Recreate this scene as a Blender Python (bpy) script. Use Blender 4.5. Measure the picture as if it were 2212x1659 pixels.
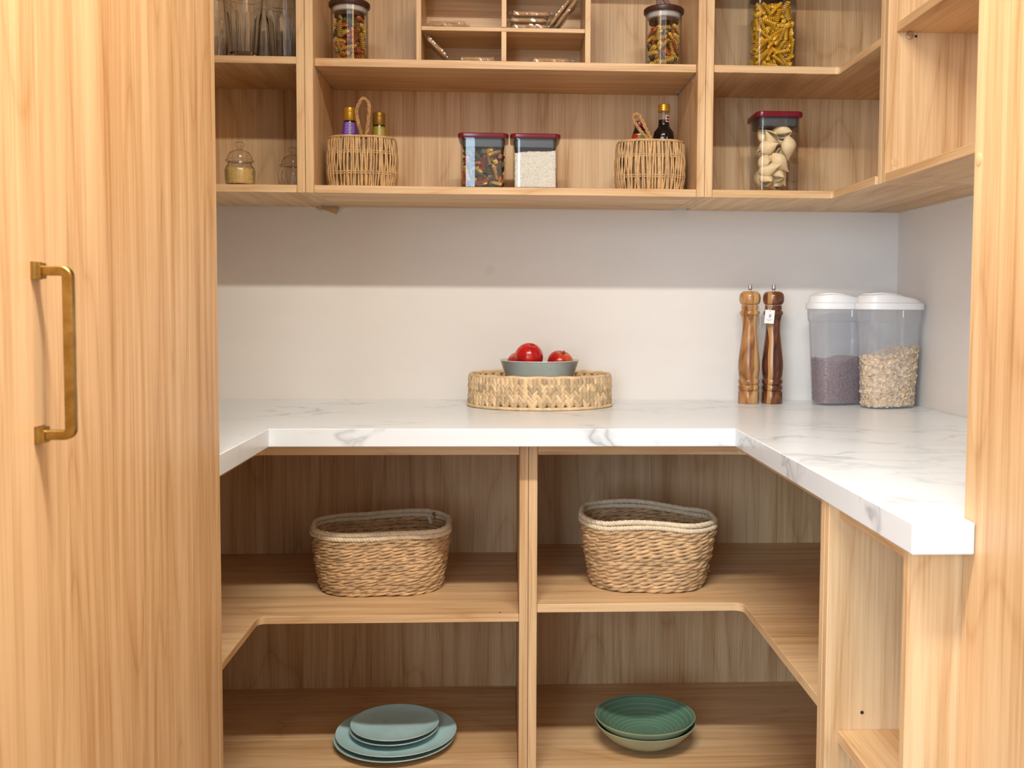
import bpy, bmesh, math, random
from math import pi, sin, cos, sqrt, radians
from mathutils import Vector, Matrix

for o in list(bpy.data.objects): bpy.data.objects.remove(o)
SC = bpy.context.scene
COL = SC.collection

# ------------------------------------------------------------------ camera
W_, H_ = 2212.0, 1659.0
F_, CX_, CY_ = 2149.893, 1195.717, 779.130
YAW, PIT, ROL = -0.048405, -0.054805, -0.005664
R = Matrix.Rotation(YAW, 3, 'Z') @ Matrix.Rotation(PIT, 3, 'X') @ Matrix.Rotation(ROL, 3, 'Y')
cd = bpy.data.cameras.new('camera'); cam = bpy.data.objects.new('camera', cd); COL.objects.link(cam)
M = Matrix.Identity(4)
for i in range(3):
    M[i][0] = R[i][0]; M[i][1] = R[i][2]; M[i][2] = -R[i][1]
M[2][3] = 1.13771
cam.matrix_world = M
cd.sensor_fit = 'HORIZONTAL'; cd.sensor_width = 36.0; cd.lens = F_ / W_ * 36.0
cd.shift_x = -(CX_ - W_ / 2) / W_; cd.shift_y = (CY_ - H_ / 2) / W_
cd.clip_start = 0.05
cd.dof.use_dof = True; cd.dof.focus_distance = 2.2; cd.dof.aperture_fstop = 11
SC.camera = cam

# ------------------------------------------------------------------ world, lights, exposure
wd = bpy.data.worlds.new('world'); SC.world = wd; wd.use_nodes = True
bg = wd.node_tree.nodes['Background']
bg.inputs[0].default_value = (0.88, 0.96, 1.03, 1); bg.inputs[1].default_value = 1.1
def add_light(name, kind, loc, energy, color, **kw):
    ld = bpy.data.lights.new(name, kind); ld.energy = energy; ld.color = color
    for k, v in kw.items(): setattr(ld, k, v)
    o = bpy.data.objects.new(name, ld); o.location = loc; COL.objects.link(o); return o
lp = add_light('ceiling_strip_lamp', 'AREA', (0.04, 0.655, 2.368), 49, (0.97, 0.94, 0.86), shape='RECTANGLE', size=0.9, size_y=0.09)
wl = add_light('kitchen_window_light', 'AREA', (-1.5, -2.2, 1.5), 110, (0.68, 0.93, 1.18), shape='RECTANGLE', size=2.0, size_y=1.8)
wl.rotation_euler = (radians(88), 0, radians(-26))
vs = SC.view_settings
vs.view_transform = 'Standard'; vs.look = 'None'; vs.gamma = 1.0; vs.use_curve_mapping = False
vs.exposure = -0.10
SC.cycles.transparent_max_bounces = 24
SC.cycles.max_bounces = 12

# ------------------------------------------------------------------ materials
class NT:
    def __init__(s, name):
        s.m = bpy.data.materials.new(name); s.m.use_nodes = True
        s.t = s.m.node_tree; s.b = s.t.nodes['Principled BSDF']; s.out = s.t.nodes['Material Output']
    def n(s, typ, **kw):
        nd = s.t.nodes.new(typ)
        for k, v in kw.items(): setattr(nd, k, v)
        return nd
    def l(s, a, b): s.t.links.new(a, b)
    def val(s, sock, v):
        if hasattr(v, 'node'): s.l(v, sock)
        else: sock.default_value = v
    def math(s, op, a, b=0.0, c=None, clamp=False):
        nd = s.n('ShaderNodeMath', operation=op, use_clamp=clamp)
        s.val(nd.inputs[0], a); s.val(nd.inputs[1], b)
        if c is not None: s.val(nd.inputs[2], c)
        return nd.outputs[0]
    def noise(s, vec, scale=1.0, detail=2.0, rough=0.5, dist=0.0):
        nd = s.n('ShaderNodeTexNoise'); s.l(vec, nd.inputs['Vector'])
        nd.inputs['Scale'].default_value = scale; nd.inputs['Detail'].default_value = detail
        nd.inputs['Roughness'].default_value = rough; nd.inputs['Distortion'].default_value = dist
        return nd.outputs['Fac']
    def ramp(s, fac, stops, interp='LINEAR'):
        nd = s.n('ShaderNodeValToRGB'); s.l(fac, nd.inputs[0]); cr = nd.color_ramp; cr.interpolation = interp
        while len(cr.elements) < len(stops): cr.elements.new(0.5)
        for e, (p, c) in zip(cr.elements, stops):
            e.position = p; e.color = (c[0], c[1], c[2], 1) if not isinstance(c, (int, float)) else (c, c, c, 1)
        return nd.outputs[0]
    def mix(s, fac, a, b, typ='MIX'):
        nd = s.n('ShaderNodeMix', data_type='RGBA', blend_type=typ); s.val(nd.inputs[0], fac)
        for sock, v in ((nd.inputs[6], a), (nd.inputs[7], b)):
            if hasattr(v, 'node'): s.l(v, sock)
            else: sock.default_value = (v[0], v[1], v[2], 1)
        return nd.outputs[2]
    def mapv(s, vec, scale=(1, 1, 1), loc=(0, 0, 0), rot=(0, 0, 0)):
        nd = s.n('ShaderNodeMapping'); s.l(vec, nd.inputs[0])
        nd.inputs['Scale'].default_value = scale; nd.inputs['Location'].default_value = loc; nd.inputs['Rotation'].default_value = rot
        return nd.outputs[0]
    def bump(s, h, strength=0.3, dist=0.001):
        nd = s.n('ShaderNodeBump'); s.l(h, nd.inputs['Height']); nd.inputs['Strength'].default_value = strength
        nd.inputs['Distance'].default_value = dist; s.l(nd.outputs[0], s.b.inputs['Normal'])
    def pos(s): return s.n('ShaderNodeNewGeometry').outputs['Position']
    def obj(s): return s.n('ShaderNodeTexCoord').outputs['Object']
    def rnd(s): return s.n('ShaderNodeObjectInfo').outputs['Random']

MATS = {}
def plain(name, col, rough=0.5, metal=0.0, noise=0.0, nscale=40.0, bump=0.0, spec=0.5, var=0.0):
    if name in MATS: return MATS[name]
    t = NT(name); t.b.inputs['Roughness'].default_value = rough; t.b.inputs['Metallic'].default_value = metal
    t.b.inputs['Specular IOR Level'].default_value = spec
    c = (col[0], col[1], col[2], 1)
    n = t.noise(t.obj(), nscale, 3.0, 0.6)
    lo = tuple(x * (1 - noise) for x in col); hi = tuple(min(1, x * (1 + noise)) for x in col)
    colr = t.ramp(n, [(0.3, lo), (0.7, hi)])
    if var:
        hv = t.n('ShaderNodeHueSaturation'); t.l(colr, hv.inputs['Color'])
        t.l(t.math('MULTIPLY_ADD', t.rnd(), 2 * var, 1 - var), hv.inputs['Value']); colr = hv.outputs[0]
    t.l(colr, t.b.inputs['Base Color'])
    if bump: t.bump(n, bump)
    MATS[name] = t.m; return t.m

def oak(axis, hue=(1, 1, 1), name=None):
    key = name or 'oak_grain_' + axis
    if key in MATS: return MATS[key]
    t = NT(key)
    sx = t.n('ShaderNodeSeparateXYZ'); t.l(t.pos(), sx.inputs[0])
    order = {'x': (1, 2, 0), 'y': (0, 2, 1), 'z': (0, 1, 2)}[axis]
    cb = t.n('ShaderNodeCombineXYZ')
    off = t.math('MULTIPLY', t.rnd(), 9.0)
    for k, i in enumerate(order): t.l(t.math('ADD', sx.outputs[i], off if k != 1 else t.math('MULTIPLY', off, 1.7)), cb.inputs[k])
    v = cb.outputs[0]
    low = t.noise(t.mapv(v, (4.6, 4.6, 0.62)), 1.0, 2.0, 0.45, 0.25)
    ring = t.math('FRACT', t.math('MULTIPLY', low, 15.0))
    line = t.ramp(ring, [(0.0, 0.0), (0.06, 0.55), (0.30, 0.95), (0.60, 1.0), (0.93, 0.55), (1.0, 0.0)])
    fib = t.noise(t.mapv(v, (300, 300, 5)), 1.0, 3.0, 0.65)
    med = t.noise(t.mapv(v, (46, 46, 1.3)), 1.0, 3.0, 0.6)
    big = t.noise(t.mapv(v, (9, 9, 0.7)), 1.0, 2.0, 0.5)
    f = t.math('MULTIPLY_ADD', line, 0.125, 0.03)
    f = t.math('MULTIPLY_ADD', fib, 0.48, f)
    f = t.math('MULTIPLY_ADD', med, 0.50, f)
    f = t.math('MULTIPLY_ADD', big, 0.42, f)
    c = t.ramp(f, [(0.42, (0.275, 0.116, 0.036)), (0.66, (0.520, 0.292, 0.126)), (0.95, (0.75, 0.518, 0.290))])
    t.l(c, t.b.inputs['Base Color'])
    t.b.inputs['Roughness'].default_value = 0.42
    t.b.inputs['Specular IOR Level'].default_value = 0.35
    t.bump(fib, 0.12, 0.0006)
    MATS[key] = t.m; return t.m

def wood_object(name, dark, mid, light, sap, sapx, rough=0.28, scale=1.0):
    t = NT(name); v = t.obj()
    sx = t.n('ShaderNodeSeparateXYZ'); t.l(v, sx.inputs[0])
    low = t.noise(t.mapv(v, (22 * scale, 22 * scale, 7 * scale)), 1.0, 2.0, 0.5, 0.6)
    ring = t.math('PINGPONG', t.math('MULTIPLY', low, 9.0), 1.0)
    fib = t.noise(t.mapv(v, (400, 400, 12)), 1.0, 2.0, 0.6)
    f = t.math('MULTIPLY_ADD', fib, 0.25, t.math('MULTIPLY_ADD', ring, 0.35, t.math('MULTIPLY', low, 0.6)))
    c = t.ramp(f, [(0.35, dark), (0.58, mid), (0.85, light)])
    w = t.noise(t.mapv(v, (10, 10, 9)), 1.0, 1.0)
    xs = t.math('ADD', sx.outputs[0], t.math('MULTIPLY_ADD', w, 0.016, -0.008))
    msk = t.math('MULTIPLY', t.math('GREATER_THAN', xs, sapx[0]), t.math('LESS_THAN', xs, sapx[1]))
    c2 = t.mix(t.math('MULTIPLY', fib, 0.5), sap, tuple(x * 0.7 for x in sap))
    t.l(t.mix(msk, c, c2), t.b.inputs['Base Color'])
    t.b.inputs['Roughness'].default_value = rough
    t.b.inputs['Coat Weight'].default_value = 0.25; t.b.inputs['Coat Roughness'].default_value = 0.2
    MATS[name] = t.m; return t.m

def marble():
    t = NT('white_marble'); p = t.pos()
    wn = t.n('ShaderNodeTexNoise'); t.l(p, wn.inputs['Vector']); wn.inputs['Scale'].default_value = 5.0; wn.inputs['Detail'].default_value = 3
    wv = t.n('ShaderNodeVectorMath', operation='MULTIPLY_ADD'); t.l(wn.outputs['Color'], wv.inputs[0]); wv.inputs[1].default_value = (0.22, 0.22, 0.22); t.l(p, wv.inputs[2])
    q = t.mapv(wv.outputs[0], (1.6, 3.2, 3.0), rot=(0, 0, radians(24)))
    n = t.noise(q, 1.5, 4.0, 0.55)
    d = t.math('ABSOLUTE', t.math('SUBTRACT', n, 0.5))
    thin = t.ramp(d, [(0.0, 1.0), (0.012, 0.35), (0.03, 0.0)])
    mask = t.ramp(t.noise(t.mapv(p, (1, 1, 1), (3.1, 1.2, 0)), 3.2, 2.0), [(0.42, 0.0), (0.62, 1.0)])
    cloud = t.ramp(t.noise(q, 2.6, 4.0, 0.6), [(0.5, 0.0), (0.85, 0.35)])
    f = t.math('MULTIPLY', thin, mask)
    c = t.mix(t.math('MULTIPLY', f, 0.8), (0.79, 0.84, 0.88), (0.34, 0.37, 0.40))
    c = t.mix(t.math('MULTIPLY', cloud, 0.5), c, (0.66, 0.70, 0.74))
    t.l(c, t.b.inputs['Base Color']); t.b.inputs['Roughness'].default_value = 0.28
    return t.m

def wall_paint():
    t = NT('wall_paint'); p = t.pos()
    n = t.noise(t.mapv(p, (3, 3, 9)), 1.0, 5.0, 0.6)
    n2 = t.noise(t.mapv(p, (30, 30, 60)), 1.0, 3.0, 0.6)
    t.l(t.ramp(n, [(0.3, (0.78, 0.735, 0.690)), (0.75, (0.82, 0.775, 0.730))]), t.b.inputs['Base Color'])
    t.b.inputs['Roughness'].default_value = 0.6; t.bump(n2, 0.12, 0.001)
    return t.m

def clear(name, tint=(0.97, 0.975, 0.975), ior=1.40, rough=0.02, milk=0.0, milkcol=(0.9, 0.92, 0.96), edge=0.55):
    t = NT(name); t.t.nodes.remove(t.b)
    tr = t.n('ShaderNodeBsdfTransparent'); tr.inputs[0].default_value = (*tint, 1)
    lw = t.n('ShaderNodeLayerWeight'); lw.inputs[0].default_value = 0.5
    t.l(t.ramp(lw.outputs['Facing'], [(0.0, tint), (0.60, tint), (0.97, tuple(x * edge for x in tint))]), tr.inputs[0])
    gl = t.n('ShaderNodeBsdfGlossy'); gl.inputs['Roughness'].default_value = rough; gl.inputs['Color'].default_value = (1, 1, 1, 1)
    fr = t.math('MULTIPLY_ADD', t.math('POWER', lw.outputs['Facing'], 4.0), 0.55, ((ior - 1) / (ior + 1)) ** 2)
    mx = t.n('ShaderNodeMixShader'); t.l(fr, mx.inputs[0]); t.l(tr.outputs[0], mx.inputs[1]); t.l(gl.outputs[0], mx.inputs[2])
    o = mx.outputs[0]
    if milk:
        df = t.n('ShaderNodeBsdfDiffuse'); df.inputs[0].default_value = (*milkcol, 1)
        tl = t.n('ShaderNodeBsdfTranslucent'); tl.inputs[0].default_value = (*milkcol, 1)
        m3 = t.n('ShaderNodeMixShader'); m3.inputs[0].default_value = 0.5; t.l(df.outputs[0], m3.inputs[1]); t.l(tl.outputs[0], m3.inputs[2])
        m2 = t.n('ShaderNodeMixShader'); m2.inputs[0].default_value = milk; t.l(o, m2.inputs[1]); t.l(m3.outputs[0], m2.inputs[2]); o = m2.outputs[0]
    t.l(o, t.out.inputs['Surface']); return t.m

def real_glass():
    t = NT('tumbler_glass'); t.b.inputs['Base Color'].default_value = (0.97, 0.985, 1, 1)
    t.b.inputs['Transmission Weight'].default_value = 1.0; t.b.inputs['Roughness'].default_value = 0.0; t.b.inputs['IOR'].default_value = 1.47
    return t.m

def apple_skin():
    t = NT('apple_skin'); v = t.obj()
    n = t.noise(t.mapv(v, (1, 1, 0.35)), 55.0, 3.0, 0.6); sp = t.noise(v, 330.0, 2.0, 0.5)
    sx = t.n('ShaderNodeSeparateXYZ'); t.l(v, sx.inputs[0])
    big = t.noise(v, 16.0, 2.0)
    c = t.ramp(n, [(0.35, (0.36, 0.006, 0.008)), (0.55, (0.56, 0.013, 0.010)), (0.75, (0.66, 0.060, 0.018))])
    nz = t.math('SUBTRACT', t.math('MULTIPLY', sx.outputs[2], 26.0), 0.42)
    yl = t.math('MULTIPLY', t.math('ADD', nz, t.math('MULTIPLY_ADD', big, 1.2, -0.62), clamp=True), 0.9, clamp=True)
    c = t.mix(yl, c, (0.80, 0.42, 0.08))
    c = t.mix(t.ramp(sp, [(0.66, 0.0), (0.74, 0.45)]), c, (0.9, 0.5, 0.25))
    t.l(c, t.b.inputs['Base Color']); t.b.inputs['Roughness'].default_value = 0.22
    return t.m

def speckled(name, col, speck, rough=0.3, edge=None, amount=0.70):
    t = NT(name); v = t.obj()
    n = t.noise(v, 14.0, 3.0, 0.6); s = t.noise(v, 420.0, 1.0, 0.4)
    c = t.ramp(n, [(0.3, tuple(x * 0.88 for x in col)), (0.7, tuple(min(1, x * 1.1) for x in col))])
    c = t.mix(t.ramp(s, [(amount, 0.0), (amount + 0.03, 0.8)]), c, speck)
    t.l(c, t.b.inputs['Base Color']); t.b.inputs['Roughness'].default_value = rough
    return t.m

def ringed_bowl():
    t = NT('green_ringed_glaze'); v = t.obj()
    sx = t.n('ShaderNodeSeparateXYZ'); t.l(v, sx.inputs[0])
    r = t.math('SQRT', t.math('ADD', t.math('MULTIPLY', sx.outputs[0], sx.outputs[0]), t.math('MULTIPLY', sx.outputs[1], sx.outputs[1])))
    fr = t.math('FRACT', t.math('MULTIPLY', r, 128.0))
    line = t.ramp(fr, [(0.0, 1.0), (0.10, 0.2), (0.16, 0.0), (0.93, 0.0), (1.0, 1.0)])
    s = t.noise(v, 300.0, 1.0, 0.4)
    c = t.mix(t.math('MULTIPLY', line, 0.55), (0.105, 0.220, 0.150), (0.36, 0.48, 0.34))
    c = t.mix(t.ramp(s, [(0.72, 0.0), (0.75, 0.8)]), c, (0.03, 0.05, 0.03))
    t.l(c, t.b.inputs['Base Color']); t.b.inputs['Roughness'].default_value = 0.33
    t.bump(fr, 0.15, 0.001)
    return t.m

def brass():
    t = NT('antique_brass'); n = t.noise(t.obj(), 60.0, 4.0, 0.6)
    t.l(t.ramp(n, [(0.3, (0.28, 0.165, 0.040)), (0.7, (0.48, 0.32, 0.105))]), t.b.inputs['Base Color'])
    t.b.inputs['Metallic'].default_value = 1.0; t.b.inputs['Roughness'].default_value = 0.34
    return t.m

OX, OY, OZ = oak('x'), oak('y'), oak('z')
M_WALL = wall_paint(); M_MARBLE = marble()
M_CEIL = plain('ceiling_paint', (0.72, 0.70, 0.67), 0.8)
M_FLOOR = plain('floor_boards', (0.42, 0.30, 0.20), 0.5, noise=0.15, nscale=6)
M_BRASS = brass()
M_STEEL = plain('steel', (0.62, 0.60, 0.57), 0.3, 1.0)
M_CLEAR = clear('clear_plastic'); M_JAR = clear('jar_glass', (0.95, 0.955, 0.95), 1.52, 0.01, edge=0.25)
M_MILKY = clear('cereal_plastic', (0.965, 0.97, 0.98), 1.40, 0.06, milk=0.19, edge=0.75)
M_FILM = clear('wrapper_film', (0.97, 0.96, 0.94), 1.5, 0.12, milk=0.05, milkcol=(1, 1, 1))
M_GLASS = real_glass()
M_DARKLID = plain('dark_wood_lid', (0.060, 0.022, 0.012), 0.35, noise=0.3, nscale=60)
M_SEAL = plain('silicone_seal', (0.55, 0.52, 0.50), 0.4)
M_REDLID = plain('burgundy_plastic', (0.155, 0.010, 0.020), 0.16)
M_GREYSEAL = plain('grey_seal', (0.075, 0.080, 0.082), 0.4)
M_PASTA_Y = plain('pasta_yellow', (0.74, 0.45, 0.085), 0.5, noise=0.12, nscale=200, var=0.12)
M_PASTA_YY = plain('pasta_bright_yellow', (0.88, 0.52, 0.045), 0.5, noise=0.12, nscale=200, var=0.10)
M_PASTA_R = plain('pasta_tomato', (0.52, 0.125, 0.030), 0.5, noise=0.15, nscale=200, var=0.15)
M_PASTA_G = plain('pasta_spinach', (0.165, 0.140, 0.055), 0.5, noise=0.15, nscale=200, var=0.15)
M_SHELL = plain('pasta_shell', (0.84, 0.64, 0.37), 0.55, noise=0.07, nscale=300, var=0.06, bump=0.1)
M_RICE = plain('rice', (0.80, 0.745, 0.65), 0.5, noise=0.10, nscale=500)
M_ORZO = plain('orzo', (0.78, 0.55, 0.20), 0.5, noise=0.15, nscale=400)
M_BEAN = plain('purple_bean', (0.18, 0.085, 0.098), 0.22, noise=0.35, nscale=260)
M_OAT = plain('oat_flake', (0.82, 0.59, 0.36), 0.7, noise=0.28, nscale=110)
M_WHITE = plain('white_plastic', (0.86, 0.865, 0.875), 0.35)
M_CANE = plain('wicker_cane', (0.56, 0.345, 0.155), 0.5, noise=0.22, nscale=45)
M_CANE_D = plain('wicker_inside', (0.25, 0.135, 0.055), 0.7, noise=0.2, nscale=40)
M_LOOP = plain('braided_loop', (0.40, 0.215, 0.080), 0.65, noise=0.35, nscale=120)
M_ROPE = plain('seagrass_rope', (0.56, 0.365, 0.190), 0.6, noise=0.30, nscale=42, bump=0.2, var=0.10)
M_RIM = plain('maize_rim', (0.74, 0.62, 0.44), 0.6, noise=0.12, nscale=90, bump=0.2)
M_LEAF = plain('hyacinth_leaf', (0.64, 0.455, 0.26), 0.5, noise=0.20, nscale=50, var=0.32, bump=0.1)
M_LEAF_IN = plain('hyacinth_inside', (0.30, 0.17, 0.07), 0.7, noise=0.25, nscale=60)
M_APPLE = apple_skin(); M_STEM = plain('stem', (0.06, 0.035, 0.015), 0.7)
M_BOWL = speckled('grey_green_glaze', (0.57, 0.635, 0.585), (0.06, 0.07, 0.06), 0.16, amount=0.71)
M_PLATE = speckled('blue_green_glaze', (0.45, 0.68, 0.70), (0.56, 0.72, 0.70), 0.45, amount=0.66)
M_PLATE_EDGE = plain('plate_rim_glaze', (0.50, 0.55, 0.49), 0.35, noise=0.1)
M_GREENBOWL = ringed_bowl(); M_GREENOUT = speckled('sage_glaze', (0.37, 0.40, 0.255), (0.10, 0.12, 0.07), 0.4, amount=0.74)
M_MILL1 = wood_object('acacia_light', (0.16, 0.052, 0.014), (0.40, 0.175, 0.052), (0.56, 0.30, 0.11), (0.60, 0.36, 0.155), (0.006, 0.020))
M_MILL2 = wood_object('acacia_dark', (0.035, 0.010, 0.006), (0.125, 0.034, 0.012), (0.235, 0.078, 0.024), (0.52, 0.27, 0.095), (-0.017, -0.007))
M_CARD = plain('white_card', (0.86, 0.86, 0.86), 0.7); M_INK = plain('dark_ink', (0.05, 0.05, 0.06), 0.6)
M_STRING = plain('white_string', (0.75, 0.72, 0.68), 0.8)
M_GOLD = plain('gold_cap', (0.62, 0.36, 0.045), 0.30, 0.75); M_BRONZE = plain('bronze_cap', (0.34, 0.185, 0.030), 0.32, 0.7)
M_PURPLE = plain('purple_label', (0.150, 0.035, 0.40), 0.35); M_OLIVE = plain('olive_label', (0.32, 0.235, 0.020), 0.35)
M_DARKBOT = plain('dark_bottle', (0.018, 0.010, 0.010), 0.12); M_SOY = plain('soy_liquid', (0.006, 0.004, 0.004), 0.06)
M_REDCAP = plain('red_cap', (0.22, 0.008, 0.012), 0.25); M_REDLAB = plain('red_label', (0.48, 0.035, 0.015), 0.35)
M_GREENLAB = plain('green_print', (0.16, 0.24, 0.05), 0.5); M_PALETXT = plain('pale_print', (0.80, 0.76, 0.84), 0.6); M_YTXT = plain('yellow_print', (0.75, 0.66, 0.30), 0.6)
M_MAROON = plain('maroon_sticker', (0.25, 0.01, 0.03), 0.4)
M_BISC = plain('biscuit', (0.42, 0.225, 0.085), 0.7, noise=0.25, nscale=120, bump=0.3)
M_HOLE = plain('drill_hole', (0.02, 0.012, 0.008), 0.9)
M_PLASTER = plain('plaster_filler', (0.74, 0.70, 0.66), 0.8, noise=0.1, nscale=90, bump=0.4)
M_TABBROWN = plain('leather_tab', (0.27, 0.145, 0.055), 0.6, noise=0.2)

# ------------------------------------------------------------------ mesh helpers
class MB:
    def __init__(s): s.v = []; s.f = []; s.m = []
    def add(s, verts, faces, mat=0):
        b = len(s.v); s.v.extend(verts)
        s.f.extend([tuple(i + b for i in f) for f in faces]); s.m.extend([mat] * len(faces)); return s
    def box(s, x0, x1, y0, y1, z0, z1, mat=0):
        return s.add([(x0, y0, z0), (x1, y0, z0), (x1, y1, z0), (x0, y1, z0), (x0, y0, z1), (x1, y0, z1), (x1, y1, z1), (x0, y1, z1)],
                     [(0, 3, 2, 1), (4, 5, 6, 7), (0, 1, 5, 4), (1, 2, 6, 5), (2, 3, 7, 6), (3, 0, 4, 7)], mat)
    def prism(s, poly, z0, z1, mat=0):      # poly counter-clockwise seen from above
        n = len(poly)
        return s.add([(x, y, z0) for x, y in poly] + [(x, y, z1) for x, y in poly],
                     [tuple(range(n - 1, -1, -1)), tuple(range(n, 2 * n))] + [(i, (i + 1) % n, n + (i + 1) % n, n + i) for i in range(n)], mat)
    def loft(s, rings, cap0=True, cap1=True, closed=True, mat=0, loop=False):
        n = len(rings[0]); vs_ = [p for r in rings for p in r]; fs = []
        k = len(rings)
        for a in range(k if loop else k - 1):
            b = (a + 1) % k
            for i in range(n if closed else n - 1):
                j = (i + 1) % n
                fs.append((a * n + i, a * n + j, b * n + j, b * n + i))
        if not loop:
            if cap0: fs.append(tuple(range(n - 1, -1, -1)))
            if cap1: fs.append(tuple(range((k - 1) * n, k * n)))
        return s.add(vs_, fs, mat)
    def lathe(s, prof, seg=32, c=(0, 0, 0), mat=0, sx=1.0, sy=1.0, loop=False):
        rings = [[(c[0] + r * sx * cos(2 * pi * i / seg), c[1] + r * sy * sin(2 * pi * i / seg), c[2] + z) for i in range(seg)] for r, z in prof]
        return s.loft(rings, True, True, True, mat, loop)
    def tube(s, pts, r, seg=8, closed=False, mat=0, up=None):
        pts = [Vector(p) for p in pts]; n = len(pts); rings = []
        nrm = None
        for i, p in enumerate(pts):
            a = pts[(i - 1) % n] if (closed or i > 0) else p; b = pts[(i + 1) % n] if (closed or i < n - 1) else p
            t = (b - a).normalized()
            if up is not None:
                nrm = (Vector(up) - t * Vector(up).dot(t)).normalized()
            elif nrm is None:
                h = Vector(up) if up else (Vector((0, 0, 1)) if abs(t.z) < 0.9 else Vector((1, 0, 0)))
                nrm = (h - t * h.dot(t)).normalized()
            else:
                nrm = (nrm - t * nrm.dot(t)).normalized()
            bi = t.cross(nrm); rr = r[i] if isinstance(r, (list, tuple)) else r
            rings.append([tuple(p + (nrm * cos(2 * pi * k / seg) + bi * sin(2 * pi * k / seg)) * rr) for k in range(seg)])
        return s.loft(rings, True, True, True, mat, closed)
    def data(s, name, mats, smooth=None, bevel=0.0):
        me = bpy.data.meshes.new(name); me.from_pydata([tuple(v) for v in s.v], [], s.f)
        for m in (mats if isinstance(mats, (list, tuple)) else [mats]): me.materials.append(m)
        me.polygons.foreach_set('material_index', s.m)
        if bevel:
            bm = bmesh.new(); bm.from_mesh(me)
            ed = [e for e in bm.edges if len(e.link_faces) == 2 and e.calc_face_angle(0) > 0.6]
            bmesh.ops.bevel(bm, geom=ed, offset=bevel, segments=1, affect='EDGES', clamp_overlap=True)
            bm.to_mesh(me); bm.free()
        if smooth is not None:
            me.polygons.foreach_set('use_smooth', [True] * len(me.polygons))
            if smooth < 180: me.set_sharp_from_angle(angle=radians(smooth))
        me.update(); return me
    def build(s, name, mats, parent=None, smooth=None, bevel=0.0, local=False):
        if parent is not None and not local:
            L = world_loc(parent); s.v = [(v[0] - L.x, v[1] - L.y, v[2] - L.z) for v in s.v]
        return link(name, s.data(name, mats, smooth, bevel), parent)

def world_loc(o):
    v = Vector(o.location)
    while o.parent: o = o.parent; v += Vector(o.location)
    return v
def link(name, data, parent=None):
    o = bpy.data.objects.new(name, data); COL.objects.link(o)
    if parent is not None: o.parent = parent
    return o
def tag(o, label=None, cat=None, group=None, kind=None):
    if label: o['label'] = label
    if cat: o['category'] = cat
    if group: o['group'] = group
    if kind: o['kind'] = kind
    return o
def thing(name, loc, label, cat, group=None, rz=0.0):
    o = bpy.data.objects.new(name, None); o.empty_display_size = 0.05; COL.objects.link(o)
    o.location = loc; o.rotation_euler = (0, 0, rz); return tag(o, label, cat, group)
def recenter(o):                          # move a mesh's origin to its base centre
    me = o.data; xs = [v.co for v in me.vertices]
    c = Vector(((min(v.x for v in xs) + max(v.x for v in xs)) / 2, (min(v.y for v in xs) + max(v.y for v in xs)) / 2, min(v.z for v in xs)))
    me.transform(Matrix.Translation(-c)); o.location = Vector(o.location) + c; return o
def board(name, parent, x0, x1, y0, y1, z0, z1, grain, bevel=0.0009):
    b = MB().box(x0, x1, y0, y1, z0, z1)
    return b.build(name, {'x': OX, 'y': OY, 'z': OZ}[grain], parent, bevel=bevel)
def shelf(name, parent, poly, z0, z1, grain='x', bevel=0.0009):
    b = MB().prism(poly, z0, z1)
    for i, f in enumerate(b.f):           # edge banding runs along each edge
        if i < 2: b.m[i] = 0; continue
        p, q = b.v[f[0]], b.v[f[1]]
        b.m[i] = 1 if abs(p[0] - q[0]) >= abs(p[1] - q[1]) else 2
    return b.build(name, [{'x': OX, 'y': OY}[grain], OX, OY], parent, bevel=bevel)
def rect(x0, x1, y0, y1): return [(x0, y0), (x1, y0), (x1, y1), (x0, y1)]
def fillet(cx, cy, sx, sy, r, n=6):
    """points of a rounded inner corner at (cx,cy): starts on the y-edge going to the x-edge"""
    out = []
    for i in range(n + 1):
        a = i / n * pi / 2
        out.append((cx + sx * r * (1 - sin(a)), cy + sy * r * (1 - cos(a))))
    return out
def rrect(w, d, r, n=5):
    pts = []
    for qx, qy, a0 in ((1, -1, -pi / 2), (1, 1, 0), (-1, 1, pi / 2), (-1, -1, pi)):
        for i in range(n + 1):
            a = a0 + i / n * pi / 2
            pts.append((qx * (w / 2 - r) + r * cos(a), qy * (d / 2 - r) + r * sin(a)))
    return pts
def smoothpath(pts, n=8, closed=False):
    P = [Vector(p) for p in pts]; out = []; k = len(P)
    rng = range(k) if closed else range(k - 1)
    for i in rng:
        p0 = P[(i - 1) % k] if (closed or i > 0) else P[i] * 2 - P[i + 1]
        p1 = P[i]; p2 = P[(i + 1) % k]
        p3 = P[(i + 2) % k] if (closed or i + 2 < k) else p2 * 2 - p1
        for j in range(n):
            t = j / n
            out.append(0.5 * ((2 * p1) + (p2 - p0) * t + (2 * p0 - 5 * p1 + 4 * p2 - p3) * t * t + (3 * p1 - p0 - 3 * p2 + p3) * t ** 3))
    if not closed: out.append(P[-1])
    return out
RND = random.Random(7)
def resample(P, n):
    P = [Vector(p) for p in P]; cl = [0.0]; k = len(P)
    for i in range(k): cl.append(cl[-1] + (P[(i + 1) % k] - P[i]).length)
    out = []; j = 0
    for i in range(n):
        d = cl[-1] * i / n
        while cl[j + 1] < d: j += 1
        out.append(P[j % k].lerp(P[(j + 1) % k], (d - cl[j]) / max(cl[j + 1] - cl[j], 1e-9)))
    return out

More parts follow.
